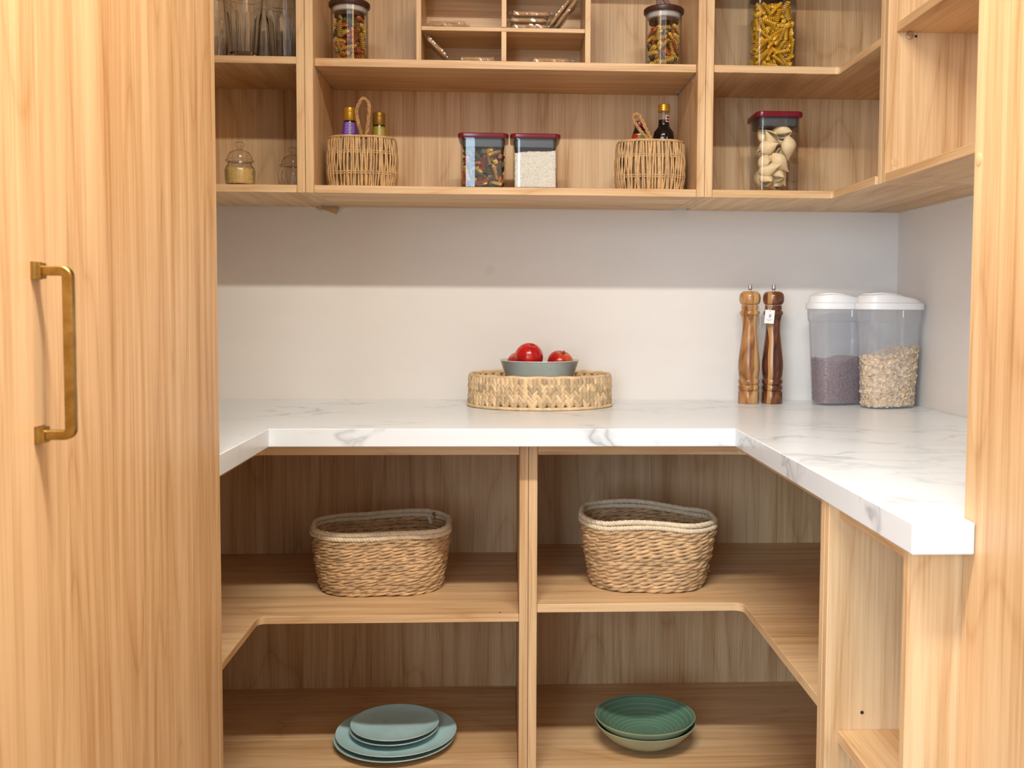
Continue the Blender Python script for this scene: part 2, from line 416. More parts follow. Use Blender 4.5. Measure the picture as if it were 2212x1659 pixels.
# ------------------------------------------------------------------ room
YB, XR, XL = 2.5197, 1.0051, -1.10
def struct(name, mb, mat, **kw): return tag(mb.build(name, mat, **kw), kind='structure')
struct('floor', MB().box(-5, 5, -7, YB + 0.1, -0.05, 0.0), M_FLOOR)
struct('ceiling', MB().box(XL - 0.1, XR + 0.1, 0.15, YB + 0.1, 2.40, 2.45), M_CEIL)
wb = struct('wall_back', MB().box(XL - 0.1, XR + 0.1, YB, YB + 0.1, 0.0, 2.40), M_WALL)
wr = struct('wall_right', MB().box(XR, XR + 0.1, 0.15, YB, 0.0, 2.40), M_WALL)
struct('wall_left', MB().box(XL - 0.1, XL, 0.15, YB, 0.0, 2.40), M_WALL)
# filler smears along the cabinet / wall joints
def smear(name, wallpts, parent, nrm, t=0.0025):
    m = MB(); n = len(wallpts); off = [tuple(p[k] + nrm[k] * t for k in range(3)) for p in wallpts]
    m.add(list(wallpts) + off, [tuple(range(n, 2 * n)), tuple(range(n - 1, -1, -1))] + [(i, (i + 1) % n, n + (i + 1) % n, n + i) for i in range(n)])
    return m.build(name, M_PLASTER, parent)
smear('plaster_smear', [(-0.412, YB, 1.381), (-0.385, YB, 1.381), (-0.402, YB, 1.376), (-0.413, YB, 1.365), (-0.421, YB, 1.3595), (-0.4235, YB, 1.362), (-0.416, YB, 1.372)], wb, (0, -1, 0))
smear('plaster_smear', [(-0.482, YB, 1.381), (-0.474, YB, 1.381), (-0.455, YB, 1.368), (-0.457, YB, 1.366)], wb, (0, -1, 0))
smear('plaster_smear', [(XR, 2.44, 1.381), (XR, 2.30, 1.381), (XR, 2.05, 1.381), (XR, 1.96, 1.381), (XR, 1.96, 1.377), (XR, 2.05, 1.372), (XR, 2.12, 1.3775), (XR, 2.30, 1.376), (XR, 2.43, 1.3785)], wr, (-1, 0, 0))
disc_pts = [(-0.040 + 0.013 * cos(2 * pi * i / 24), 1.2278 + 0.013 * sin(2 * pi * i / 24)) for i in range(24)]
m = MB(); m.add([(x, YB - 0.0001, z) for x, z in disc_pts] + [(x, YB - 0.0006, z) for x, z in disc_pts], [tuple(range(23, -1, -1)), tuple(range(24, 48))] + [(i, (i + 1) % 24, 24 + (i + 1) % 24, 24 + i) for i in range(24)])
m.build('wall_patch', plain('wall_patch_paint', (0.765, 0.718, 0.672), 0.6), wb)
# wedge of shadow under the cabinet seam, modelled as a thin wood plate
b = MB(); _p = [(-0.480, 1.381), (-0.4235, 1.3645), (-0.414, 1.381)]
b.add([(x, YB, z) for x, z in _p] + [(x, YB - 0.0022, z) for x, z in _p], [(0, 1, 2), (5, 4, 3), (0, 3, 4, 1), (1, 4, 5, 2), (2, 5, 3, 0)]); b.build('shadow_wedge', OX, wb)

# ------------------------------------------------------------------ tall cabinets
t = thing('tall_cabinet', (-0.76, 1.05, 0), 'tall oak cabinet with brass handled door filling the left of the view', 'cabinet')
board('body', t, -1.08, -0.470, 0.40, 1.568, 0.0, 2.34, 'z')
board('side_panel', t, -1.08, -0.4515, 1.5695, 1.590, 0.0, 2.34, 'z', 0.002)
dr = board('door', t, -0.469, -0.450, 0.56, 1.5670, 0.06, 2.32, 'z', 0.0018)
def square_sweep(path, w, c=0.22):
    m = MB(); P = [Vector(p) for p in path]; rings = []
    sec = [(-1, -1 + c), (-1, 1 - c), (-1 + c, 1), (1 - c, 1), (1, 1 - c), (1, -1 + c), (1 - c, -1), (-1 + c, -1)]
    for i, p in enumerate(P):
        a = P[max(i - 1, 0)]; bq = P[min(i + 1, len(P) - 1)]; tg = (bq - a).normalized()
        side = Vector((0, 1, 0)); nn = tg.cross(side).normalized()
        rings.append([tuple(p + side * (u * w / 2) + nn * (v * w / 2)) for u, v in sec])
    m.loft(rings); return m
hz0, hz1, hy, xo = 1.0109, 1.1687, 0.9777, -0.4185
arc = lambda cx, cz, a0, a1: [(cx + 0.0055 * cos(a0 + (a1 - a0) * i / 5), hy, cz + 0.0055 * sin(a0 + (a1 - a0) * i / 5)) for i in range(6)]
path = [(-0.449, hy, hz1)] + arc(xo - 0.0055, hz1 - 0.0055, pi / 2, 0) + arc(xo - 0.0055, hz0 + 0.0055, 0, -pi / 2) + [(-0.449, hy, hz0)]
hm = square_sweep(path, 0.0092)
for z in (hz0, hz1):
    rg = []
    for x, w in ((-0.4500, 0.0170), (-0.4470, 0.0170), (-0.4455, 0.0150), (-0.4425, 0.0150), (-0.4415, 0.0125)):
        rg.append([(x, hy + u * w / 2, z + v * w / 2) for u, v in ((-1, -1), (-1, 1), (1, 1), (1, -1))])
    hm.loft(rg)
tag(hm.build('handle', M_BRASS, dr, smooth=22), 'antique brass bar handle with square feet')

t = thing('tall_cabinet', (0.76, 0.65, 0), 'tall plain oak cabinet side at the right edge of the view', 'cabinet')
board('body', t, 0.5415, 1.000, 0.25, 1.096, 0.0, 2.34, 'z')
sp = board('side_panel', t, 0.5220, 0.5410, 0.25, 1.0975, 0.0, 2.34, 'z', 0.0012)
for yy, zz in ((1.0865, 1.3022),):
    MB().loft([[(x, yy + r * cos(2 * pi * i / 18), zz + r * sin(2 * pi * i / 18)) for i in range(18)] for x, r in ((0.5225, 0.0068), (0.5214, 0.0068), (0.5211, 0.0060))]).build('cover_cap', OZ, sp, smooth=40)

# ------------------------------------------------------------------ base cabinets
YL, YLB = 1.9867, 2.4977
ZT, ZTB = 0.8643, 0.8389                  # carcass top
XSL, XSR = -0.4926, 0.4871
DM = 0.0473
# left corner unit
t = thing('base_cabinet', (-0.5, 2.05, 0), 'open oak base cabinet left of the centre post, corner shelves with basket and plates', 'cabinet')
board('back_panel', t, -1.08, DM - 0.0005, YLB, YLB + 0.018, 0.0, ZTB, 'z')
board('side_panel', t, 0.0293, DM - 0.0004, YL, YLB - 0.0003, 0.0, ZT, 'z')
board('side_panel', t, -1.08, XSL - 0.004, 1.592, 1.610, 0.0, ZTB, 'z')
board('back_panel', t, -1.098, -1.0805, 1.592, YLB, 0.0, ZTB, 'z')
Lp = lambda y1=YLB - 0.0005, x1=0.0288: [(-1.08, 1.6105), (XSL, 1.6105)] + fillet(XSL, YL, 1, -1, 0.016)[:0] + \
     [(XSL + 0.016 * (1 - cos(a)), YL - 0.016 * (1 - sin(a))) for a in [i / 6 * pi / 2 for i in range(7)]] + [(x1, YL), (x1, y1), (-1.08, y1)]
shelf('shelf', t, Lp(), 0.4981, 0.5136, 'x')
shelf('bottom_panel', t, Lp(), 0.150, 0.1680, 'x')
shelf('top_panel', t, Lp(YLB + 0.018), ZTB, ZT, 'x')
board('plinth', t, -0.52, 0.0285, 2.045, 2.060, 0.0, 0.1495, 'x')
MB().box(-0.012, -0.0075, 1.998, 2.0004, 0.5136, 0.5140).build('chip', M_HOLE, t)
# right corner unit
YQ1, YQ2 = 1.4008, 1.3650; YQM = 1.3829
t = thing('base_cabinet', (0.5, 2.0, 0), 'open oak corner base cabinet right of the centre post, holding basket and green bowls', 'cabinet')
board('back_panel', t, DM + 0.0005, 0.985, YLB, YLB + 0.018, 0.0, ZTB, 'z')
board('side_panel', t, DM + 0.0004, 0.0653, YL, YLB - 0.0003, 0.0, ZT, 'z')
board('side_panel', t, 0.4553, 0.985, YQM + 0.0004, YQ1, 0.0, ZT, 'z')
board('back_panel', t, 0.9855, 1.0035, YQM, YLB, 0.0, ZTB, 'z')
Rp = lambda y1=YLB - 0.0005: [(0.0658, YL)] + \
     [(XSR - 0.018 * (1 - sin(a)), YL - 0.018 * (1 - cos(a))) for a in [i / 6 * pi / 2 for i in range(7)]] + [(XSR, YQ1 + 0.0005), (0.985, YQ1 + 0.0005), (0.985, y1), (0.0658, y1)]
shelf('shelf', t, Rp(), 0.5165, 0.5337, 'x')
shelf('bottom_panel', t, Rp(), 0.1525, 0.1702, 'x')
shelf('top_panel', t, Rp(YLB + 0.018), ZTB, ZT, 'x')
board('plinth', t, 0.066, 0.52, 2.045, 2.060, 0.0, 0.1515, 'x')
# end unit of the right run
t = thing('base_cabinet', (0.72, 1.24, 0), 'narrow oak base cabinet at the near end of the right hand counter', 'cabinet')
sp = board('side_panel', t, 0.4553, 0.985, YQ2, YQM - 0.0004, 0.0, ZT, 'z')
board('side_panel', t, 0.4595, 1.000, 1.0985, 1.1145, 0.0, ZT, 'z', 0.0016)
board('back_panel', t, 0.9855, 1.0035, 1.115, YQM - 0.001, 0.0, ZTB, 'z')
shelf('shelf', t, rect(0.4737, 0.985, 1.1150, YQ2 - 0.0004), 0.5204, 0.5374, 'y')
shelf('bottom_panel', t, rect(0.4750, 0.985, 1.1150, YQ2 - 0.0004), 0.150, 0.168, 'y')
shelf('top_panel', t, rect(0.4700, 0.985, 1.1150, YQ2 - 0.0004), ZTB + 0.004, ZT, 'y')
def disc(parent, c, r, nrm, name, mat, h=0.0004):
    m = MB(); n = Vector(nrm); u = n.orthogonal().normalized(); v = n.cross(u); c = Vector(c)
    m.loft([[tuple(c + n * k + (u * cos(2 * pi * i / 14) + v * sin(2 * pi * i / 14)) * r) for i in range(14)] for k in (0, h)])
    return m.build(name, mat, parent)
disc(sp, (0.5088, YQ2, 0.5623), 0.0026, (0, -1, 0), 'drill_hole', M_HOLE)

# countertop: one U-shaped slab
XCL, XCR, YC, YCE, ZC, ZCB = -0.4524, 0.4503, 1.9204, 1.0682, 0.9000, 0.8645
poly = [(XL + 0.001, 1.5905), (XCL, 1.5905), (XCL, YC), (XCR, YC), (XCR, YCE), (0.5212, YCE), (0.5212, 1.0982), (XR - 0.001, 1.0982), (XR - 0.001, YB - 0.0005), (XL + 0.001, YB - 0.0005)]
m = MB().prism(poly, ZCB, ZC)
o = recenter(m.build('countertop', M_MARBLE, bevel=0.0014))
tag(o, 'white grey-veined marble countertop running round three sides of the pantry', 'countertop')

# ------------------------------------------------------------------ wall cabinets
YU, YUB, ZUT, ZUB = 2.2078, 2.4708, 1.3980, 1.3812
U1, U2, U3, U4 = -0.4540, -0.4180, 0.4224, 0.4578
UM1, UM2 = -0.4360, 0.4401; ZTOP = 2.30
def bracket(parent, x, y, z, side):
    m = MB(); w = 0.006; tk = 0.0012; Ln = 0.010
    m.box(min(x, x + side * Ln), max(x, x + side * Ln), y - w / 2, y + w / 2, z - tk, z - 0.0001)
    m.box(min(x, x + side * tk), max(x, x + side * tk), y - w / 2, y + w / 2, z - 0.013, z - 0.0001)
    return tag(m.build('shelf_bracket', M_STEEL, parent), 'small steel angle bracket')
t = thing('wall_cabinet', (-0.77, 2.36, ZUB), 'open oak wall cabinet at left holding glass tumblers and small jars', 'cabinet')
board('side_panel', t, U1, UM1 - 0.0004, YU, YUB - 0.0003, ZUB, ZTOP, 'z')
board('side_panel', t, -1.095, -1.077, YU, YUB - 0.0003, ZUB, ZTOP, 'z')
board('back_panel', t, -1.095, UM1 - 0.0004, YUB, YUB + 0.018, ZUB + 0.018, ZTOP, 'z')
shelf('bottom_panel', t, rect(-1.0765, U1 - 0.0005, YU, YB - 0.001), ZUB, ZUT, 'y')
shelf('shelf', t, rect(-1.0765, U1 - 0.0005, YU, YUB - 0.0005), 1.6575, 1.6732, 'y')
shelf('shelf', t, rect(-1.0765, U1 - 0.0005, YU, YUB - 0.0005), 1.943, 1.960, 'y')
shelf('top_panel', t, rect(-1.0765, U1 - 0.0005, YU, YUB - 0.0005), ZTOP - 0.018, ZTOP, 'y')

YMF = 2.2263
t = thing('wall_cabinet', (0.0, 2.36, ZUB), 'open oak wall cabinet in the middle with wicker baskets, canisters and pigeonhole box', 'cabinet')
board('side_panel', t, UM1 + 0.0004, U2, YU, YUB - 0.0003, ZUB, ZTOP, 'z')
board('side_panel', t, U3, UM2 - 0.0004, YU, YUB - 0.0003, ZUB, ZTOP, 'z')
board('back_panel', t, UM1 + 0.0004, UM2 - 0.0004, YUB, YUB + 0.018, ZUB + 0.018, ZTOP, 'z')
shelf('bottom_panel', t, rect(U2 + 0.0005, U3 - 0.0005, YU, YB - 0.001), ZUB, ZUT, 'x')
s = shelf('shelf', t, rect(U2 + 0.0005, U3 - 0.0005, YMF, YUB - 0.0005), 1.6580, 1.6756, 'x')
shelf('shelf', t, rect(U2 + 0.0005, U3 - 0.0005, YMF, YUB - 0.0005), 1.943, 1.960, 'x')
shelf('top_panel', t, rect(U2 + 0.0005, U3 - 0.0005, YU, YUB - 0.0005), ZTOP - 0.018, ZTOP, 'x')
for yy in (2.2720, 2.4300):
    bracket(s, U2 + 0.0006, yy, 1.6580, 1); bracket(s, U3 - 0.0006, yy, 1.6580, -1)

YD1, YD2 = 1.9532, 1.9148; YDM = 1.9340
t = thing('wall_cabinet', (0.78, 2.25, ZUB), 'open oak corner wall cabinet at right holding square pasta canisters', 'cabinet')
board('side_panel', t, UM2 + 0.0004, U4, YU, YUB - 0.0003, ZUB, ZTOP, 'z')
board('side_panel', t, 0.7344, 0.985, YDM + 0.0004, YD1, ZUB, ZTOP, 'z')
board('back_panel', t, UM2 + 0.0004, 0.985, YUB, YUB + 0.018, ZUB + 0.018, ZTOP, 'z')
board('back_panel', t, 0.9855, 1.0035, YDM, YUB, ZUB + 0.018, ZTOP, 'z')
def Cp(xf, y1, x1, r=0.006):
    return [(U4 + 0.0005, YU)] + [(xf - r * (1 - sin(a)), YU - r * (1 - cos(a))) for a in [i / 5 * pi / 2 for i in range(6)]] + [(xf, YD1 + 0.0005), (x1, YD1 + 0.0005), (x1, y1), (U4 + 0.0005, y1)]
shelf('bottom_panel', t, Cp(0.7300, YB - 0.001, XR - 0.0005), ZUB, ZUT, 'y')
shelf('shelf', t, Cp(0.7385, YUB - 0.0005, 0.985, 0.010), 1.6549, 1.6711, 'y')
shelf('shelf', t, Cp(0.7385, YUB - 0.0005, 0.985, 0.010), 1.943, 1.960, 'y')
shelf('top_panel', t, Cp(0.7344, YUB - 0.0005, 0.985), ZTOP - 0.018, ZTOP, 'y')

t = thing('wall_cabinet', (0.87, 1.52, ZUB), 'open empty oak wall cabinet along the right wall nearest the camera', 'cabinet')
sp = board('side_panel', t, 0.7344, 0.985, YD2, YDM - 0.0004, ZUB, ZTOP, 'z')
board('side_panel', t, 0.7344, 0.985, 1.100, 1.118, ZUB, ZTOP, 'z')
board('back_panel', t, 0.9855, 1.0035, 1.100, YDM - 0.0006, ZUB + 0.018, ZTOP, 'z')
shelf('bottom_panel', t, rect(0.7344, XR - 0.0005, 1.1185, YD2 - 0.0005), ZUB, ZUT, 'y')
s = shelf('shelf', t, rect(0.7506, 0.985, 1.1185, YD2 - 0.0005), 1.6682, 1.6860, 'y')
shelf('top_panel', t, rect(0.7344, 0.985, 1.1185, YD2 - 0.0005), ZTOP - 0.018, ZTOP, 'y')
m = MB().loft([[(0.7737 + r * cos(2 * pi * i / 16), y, 1.6612 + (r * sin(2 * pi * i / 16) if r * sin(2 * pi * i / 16) < 0.0062 else 0.0062)) for i in range(16)] for y, r in ((YD2, 0.0062), (YD2 - 0.010, 0.0062), (YD2 - 0.012, 0.0048))])
tag(m.build('shelf_pin', M_STEEL, s, smooth=40), 'steel shelf support pin')
disc(sp, (0.7890, YD2, 1.6610), 0.0026, (0, -1, 0), 'drill_hole', M_HOLE)
disc(sp, (0.7530, YD2, 1.4200), 0.0075, (0, -1, 0), 'cover_cap', OZ, 0.0005)
#__PART2__
# ------------------------------------------------------------------ rectangular helpers for vessels
import numpy as np
def ring(poly, z, k=1.0, c=(0, 0)): return [(c[0] + x * k, c[1] + y * k, z) for x, y in poly]
def vessel_rr(w, d, r, h, wall=0.0018, base=0.003, taper=1.0, lip=None):
    """hollow rounded-rectangle vessel, closed shell with real wall thickness"""
    m = MB(); o = rrect(w, d, r); i = rrect(w - 2 * wall, d - 2 * wall, max(r - wall, 0.001))
    rg = [ring(o, 0.0, taper * 0.985), ring(o, 0.003, taper), ring(o, h, 1.0)]
    if lip: rg.append(ring(rrect(w + 2 * lip, d + 2 * lip, r), h)); rg.append(ring(rrect(w + 2 * lip, d + 2 * lip, r), h + 0.0025))
    rg += [ring(i, h + (0.0025 if lip else 0)), ring(i, base, taper)]
    m.loft(rg, True, True); return m
def rot_to(axis_from, axis_to):
    return Vector(axis_from).rotation_difference(Vector(axis_to)).to_matrix().to_4x4()

# ---- pasta shapes
def fusilli_mesh(name, mat, L=0.034, ro=0.0056, ri=0.0014, turns=2.5, n=30):
    m = MB(); rg = []
    for k in range(n + 1):
        u = k / n; x = (u - 0.5) * L; a = turns * 2 * pi * u; e = min(1.0, 0.45 + 8 * min(u, 1 - u))
        rg.append([(x + (0.0008 if j % 2 == 0 else 0), (ro if j % 2 == 0 else ri) * e * cos(a + j * pi / 3), (ro if j % 2 == 0 else ri) * e * sin(a + j * pi / 3)) for j in range(6)])
    m.loft(rg); return m.data(name, mat, smooth=50)
def shell_mesh(name, mat, L=0.058, R0=0.0178):
    nu, nv = 14, 16; outer = []; inner = []
    for a in range(nu):
        u = a / (nu - 1)
        rr = R0 * (sin(pi * u ** 0.78) ** 1.25 if 0 < u < 1 else 0) + 0.0007
        x = (u - 0.5) * L + 0.004 * (u - 0.5) ** 2
        ro, ri = [], []
        for b_ in range(nv):
            v = -1 + 2 * b_ / (nv - 1); ang = v * radians(150); k = 1 - 0.30 * max(0, abs(v) - 0.60) / 0.40
            for lst, rad in ((ro, rr), (ri, max(rr - 0.0017, 0.0002))):
                lst.append((x, rad * k * sin(ang), rad * k * cos(ang)))
        outer.append(ro); inner.append(ri)
    m = MB()
    for a in range(nu - 1):
        for b_ in range(nv - 1):
            m.add([outer[a][b_], outer[a][b_ + 1], outer[a + 1][b_ + 1], outer[a + 1][b_]], [(3, 2, 1, 0)])
            m.add([inner[a][b_], inner[a][b_ + 1], inner[a + 1][b_ + 1], inner[a + 1][b_]], [(0, 1, 2, 3)])
        for b_ in (0, nv - 1):
            m.add([outer[a][b_], inner[a][b_], inner[a + 1][b_], outer[a + 1][b_]], [(0, 1, 2, 3)])
    me = m.data(name, mat)
    bm = bmesh.new(); bm.from_mesh(me); bmesh.ops.remove_doubles(bm, verts=bm.verts, dist=1e-6); bmesh.ops.recalc_face_normals(bm, faces=bm.faces); bm.to_mesh(me); bm.free()
    me.polygons.foreach_set('use_smooth', [True] * len(me.polygons)); return me
def pack(inside, lo, hi, half, dmin, tries, seed, tilt=1.0, maxn=400, inner=None):
    """random packing of short rods: returns centre, direction; rods keep dmin apart"""
    rs = np.random.RandomState(seed); P = np.zeros((0, 3, 3)); out = []
    for it in range(tries):
        c = np.array([rs.uniform(lo[k], hi[k]) for k in range(3)])
        d = rs.normal(size=3); d[2] *= tilt; d /= np.linalg.norm(d)
        pts = np.stack([c - d * half, c, c + d * half])
        if not all(inside(p) for p in pts) or (inner and not inner(c)): continue
        if len(P):
            D = np.sqrt(((P[:, :, None, :] - pts[None, None]) ** 2).sum(-1)).min()
            if D < dmin: continue
        P = np.concatenate([P, pts[None]]); out.append((c, d))
        if len(out) >= maxn: break
    return out
FUS = {k: fusilli_mesh('fusilli', mt) for k, mt in (('yellow', M_PASTA_Y), ('orange', M_PASTA_R), ('dark green', M_PASTA_G), ('bright yellow', M_PASTA_YY))}
def pasta_fill(name, items, meshes, pick, n_single, where, seed, cat='pasta'):
    rs = random.Random(seed)
    items = sorted(items, key=lambda it: it[0][1])
    rest = MB()
    rest_mats = list(meshes.keys())
    for i, (c, d) in enumerate(items):
        col = pick(rs); me = meshes[col]
        mat = Matrix.Translation(Vector(c)) @ rot_to((1, 0, 0), d) @ Matrix.Rotation(rs.uniform(0, 6.28), 4, 'X')
        if i < n_single:
            o = link(name, me); o.matrix_world = mat
            tag(o, (f'{col} fusilli pasta twist in the {where}' if name == 'fusilli' else f'{col} hollow pasta shell in the {where}'), cat, f'{col} {name.replace("_", " ")} in the {where}')
        else:
            b0 = len(rest.v); rest.v.extend([tuple(mat @ v.co) for v in me.vertices])
            for p in me.polygons: rest.f.append(tuple(v + b0 for v in p.vertices)); rest.m.append(rest_mats.index(col))
    if rest.v:
        o = rest.build(name + '_heap', [meshes[k].materials[0] for k in rest_mats], smooth=50)
        tag(recenter(o), f'heap of {name.replace("_", " ")} pasta towards the back of the {where}', cat, kind='stuff')

# ---- grains joined into one mass
def ellipsoid(a, b, c, nr=3, ns=6):
    vs_ = [(0, 0, -c)]; fs = []
    for i in range(1, nr + 1):
        ph = -pi / 2 + pi * i / (nr + 1)
        for j in range(ns): vs_.append((a * cos(ph) * cos(2 * pi * j / ns), b * cos(ph) * sin(2 * pi * j / ns), c * sin(ph)))
    vs_.append((0, 0, c)); N = len(vs_) - 1
    for j in range(ns):
        fs.append((0, 1 + (j + 1) % ns, 1 + j)); fs.append((N, N - ns + j, N - ns + (j + 1) % ns))
    for i in range(nr - 1):
        for j in range(ns):
            fs.append((1 + i * ns + j, 1 + i * ns + (j + 1) % ns, 1 + (i + 1) * ns + (j + 1) % ns, 1 + (i + 1) * ns + j))
    return np.array(vs_), fs
def grains(m, shape, spots, seed, flat=0.35, mat=0):
    """spots: list of (point, normal); each grain lies in the tangent plane with some tilt"""
    V, Fc = shape; rs = np.random.RandomState(seed)
    for p, n in spots:
        n = np.array(n, float) + rs.normal(size=3) * flat; n /= np.linalg.norm(n)
        t = np.cross(n, rs.normal(size=3)); t /= np.linalg.norm(t); bq = np.cross(n, t)
        Q = V @ np.stack([t, bq, n]) * rs.uniform(0.85, 1.15) + np.array(p)
        m.add([tuple(q) for q in Q], Fc, mat)

# ------------------------------------------------------------------ round jars of fusilli on the middle shelf
Z_MID = 1.6757
def round_jar(cx, cy, label, rr=0.0415, h=0.1275, handle='post'):
    t = thing('storage_jar', (cx, cy, Z_MID), label, 'jar')
    m = MB().lathe([(rr - 0.003, 0), (rr, 0.003), (rr, h), (rr - 0.0022, h), (rr - 0.0022, 0.005), (0.0005, 0.0045)], 48)
    m.build('glass_body', M_JAR, t, smooth=40, local=True)
    l = MB().lathe([(0.0005, h + 0.0006), (rr + 0.0025, h + 0.0006), (rr + 0.0045, h + 0.003), (rr + 0.0045, h + 0.010), (rr + 0.002, h + 0.0125), (0.0005, h + 0.0130)], 48).build('lid', M_DARKLID, t, smooth=40, local=True)
    MB().lathe([(0.0005, h - 0.012), (rr - 0.006, h - 0.012), (rr - 0.0035, h - 0.010), (rr - 0.0035, h + 0.0005), (0.0005, h + 0.0005)], 48).build('seal', M_SEAL, l, smooth=40, local=True)
    MB().lathe([(0.0005, h - 0.020), (rr - 0.008, h - 0.020), (rr - 0.008, h - 0.0125), (0.0005, h - 0.0125)], 40).build('plug', M_DARKLID, l, smooth=40, local=True)
    k = MB()
    if handle == 'post':
        k.lathe([(0.0055, h + 0.0125), (0.0050, h + 0.030), (0.0060, h + 0.040), (0.004, h + 0.044)], 20)
    else:
        k.box(-0.0165, -0.0055, -0.006, 0.006, h + 0.0125, h + 0.045)
        k.add([(-0.004, -0.006, h + 0.045), (0.004, -0.006, h + 0.045), (0.0175, -0.006, h + 0.020), (0.0175, -0.006, h + 0.0125), (0.012, -0.006, h + 0.0125), (-0.004, -0.006, h + 0.036),
               (-0.004, 0.006, h + 0.045), (0.004, 0.006, h + 0.045), (0.0175, 0.006, h + 0.020), (0.0175, 0.006, h + 0.0125), (0.012, 0.006, h + 0.0125), (-0.004, 0.006, h + 0.036)],
              [(0, 5, 4, 3, 2, 1), (6, 7, 8, 9, 10, 11)] + [(i, (i + 1) % 6, 6 + (i + 1) % 6, 6 + i) for i in range(6)])
        k.box(-0.0055, -0.004, -0.006, 0.006, h + 0.036, h + 0.045)
    k.build('knob', plain('red_brown_wood', (0.10, 0.022, 0.012), 0.3), l, smooth=35, local=True)
    return rr
def mixpick(wy, wr, wg):
    def f(rs):
        x = rs.random(); return 'yellow' if x < wy else ('orange' if x < wy + wr else 'dark green')
    return f
for cx, lab, hd, wh, top, pk, seed, n1 in (
        (-0.353, 'round glass jar of mixed fusilli with dark wood lid left of the pigeonhole box', 'post', 'left round glass jar', 1.786, mixpick(0.62, 0.22, 0.16), 3, 66),
        (0.3592, 'round glass jar of mixed fusilli with dark wood lid right of the pigeonhole box', 'arm', 'right round glass jar', 1.778, mixpick(0.38, 0.34, 0.28), 8, 62)):
    cy = 2.300; rr = round_jar(cx, cy, lab, handle=hd)
    ins = lambda p, cx=cx, top=top: (p[0] - cx) ** 2 + (p[1] - cy) ** 2 < (0.0415 - 0.0075) ** 2 and 1.6865 < p[2] < top - 0.004
    it = pack(ins, (cx - 0.04, cy - 0.04, 1.685), (cx + 0.04, cy + 0.04, top), 0.0125, 0.0078, 18000, seed, 0.8)
    pasta_fill('fusilli', it, {k: FUS[k] for k in ('yellow', 'orange', 'dark green')}, pk, n1, wh, seed)

# ------------------------------------------------------------------ pigeonhole box with wrapped biscuits
PY0, PY1, PZ0, PZ1 = 2.245, 2.405, 1.6757, 1.876
t = thing('pigeonhole_box', (-0.0057, 2.325, PZ0), 'small oak pigeonhole box with four compartments of wrapped biscuits', 'box')
board('side_panel', t, -0.1989, -0.1877, PY0, PY1 - 0.0062, PZ0, PZ1, 'z')
board('side_panel', t, 0.1752, 0.1876, PY0, PY1 - 0.0062, PZ0, PZ1, 'z')
board('back_panel', t, -0.1989, 0.1876, PY1 - 0.006, PY1, PZ0, PZ1, 'x')
board('top_panel', t, -0.1875, 0.1750, PY0, PY1 - 0.0062, PZ1 - 0.011, PZ1, 'x')
board('bottom_panel', t, -0.1875, 0.1750, PY0 + 0.004, PY1 - 0.0062, PZ0, PZ0 + 0.004, 'x')
board('shelf', t, -0.1875, 0.1750, PY0 + 0.002, PY1 - 0.0062, 1.7450, 1.7541, 'x')
board('divider', t, -0.0110, 0.0002, PY0, PY1 - 0.0062, PZ0 + 0.0042, 1.7448, 'z')
board('divider', t, -0.0110, 0.0002, PY0, PY1 - 0.0062, 1.7543, PZ1 - 0.0112, 'z')
def biscuit_pack(loc, label, L=0.098, D=0.060, H=0.0145, ry=0.0, rz=0.0, seed=0):
    t = thing('biscuit_packet', loc, label, 'snack packet', 'wrapped biscuits in the pigeonhole box'); t.rotation_euler = (0, ry, rz)
    rs = random.Random(seed); ph = [rs.uniform(0, 6.28) for _ in range(4)]
    def slab(L, D, H, z0, amp, nx, flare, mat, name):
        m = MB(); rg = []
        for i in range(nx + 1):
            u = i / nx; x = (u - 0.5) * L; e = min(1.0, 0.35 + 9 * min(u, 1 - u))
            if flare: e = 1.0 if 0.10 < u < 0.90 else (0.30 + 4.5 * abs(min(u, 1 - u) - 0.06))
            pr = []
            for j in range(16):
                a = 2 * pi * j / 16; sx = abs(cos(a)) ** 0.35 * (1 if cos(a) >= 0 else -1); sz = abs(sin(a)) ** 0.5 * (1 if sin(a) >= 0 else -1)
                nz = amp * (sin(x * 330 + ph[0] + 3 * a) + sin(x * 140 + ph[1] + 5 * a))
                pr.append((x, sx * D / 2 * (0.9 + 0.1 * e) + nz, max(0.0, z0 + H / 2 + sz * H / 2 * e + nz)))
            rg.append(pr)
        m.loft(rg); return m.build(name, mat, t, smooth=60 if not flare else None, local=True)
    for s_ in (-1, 1):
        m = MB(); rg = []
        for i in range(11):
            u = i / 10; x = (u - 0.5) * L * 0.80; e = min(1.0, 0.5 + 6 * min(u, 1 - u))
            rg.append([(x, s_ * D * 0.22 + cos(a) * D * 0.19 * e, 0.0016 + (H - 0.003) / 2 + (abs(sin(a)) ** 0.6 * (1 if sin(a) >= 0 else -1)) * (H - 0.003) / 2 * e) for a in [2 * pi * j / 12 for j in range(12)]])
        m.loft(rg); m.build('biscuit', M_BISC, t, smooth=50, local=True)
    slab(L, D, H, 0.0, 0.00045, 26, True, M_FILM, 'wrapper')
    return t
zs = 1.7543; zb = 1.6800
biscuit_pack((-0.1310, 2.285, zs), 'flat wrapped biscuit packet alone in the upper left compartment', seed=1)
for k, (dx, lab) in enumerate(((0.0, 'bottom wrapped biscuit packet of the stack of three, upper right compartment'), (-0.003, 'middle wrapped biscuit packet of the stack of three, upper right compartment'), (0.002, 'top wrapped biscuit packet of the stack of three, upper right compartment'))):
    biscuit_pack((0.0530 + dx, 2.285, zs + 0.0142 * k), lab, L=0.100, H=0.0140, seed=10 + k)
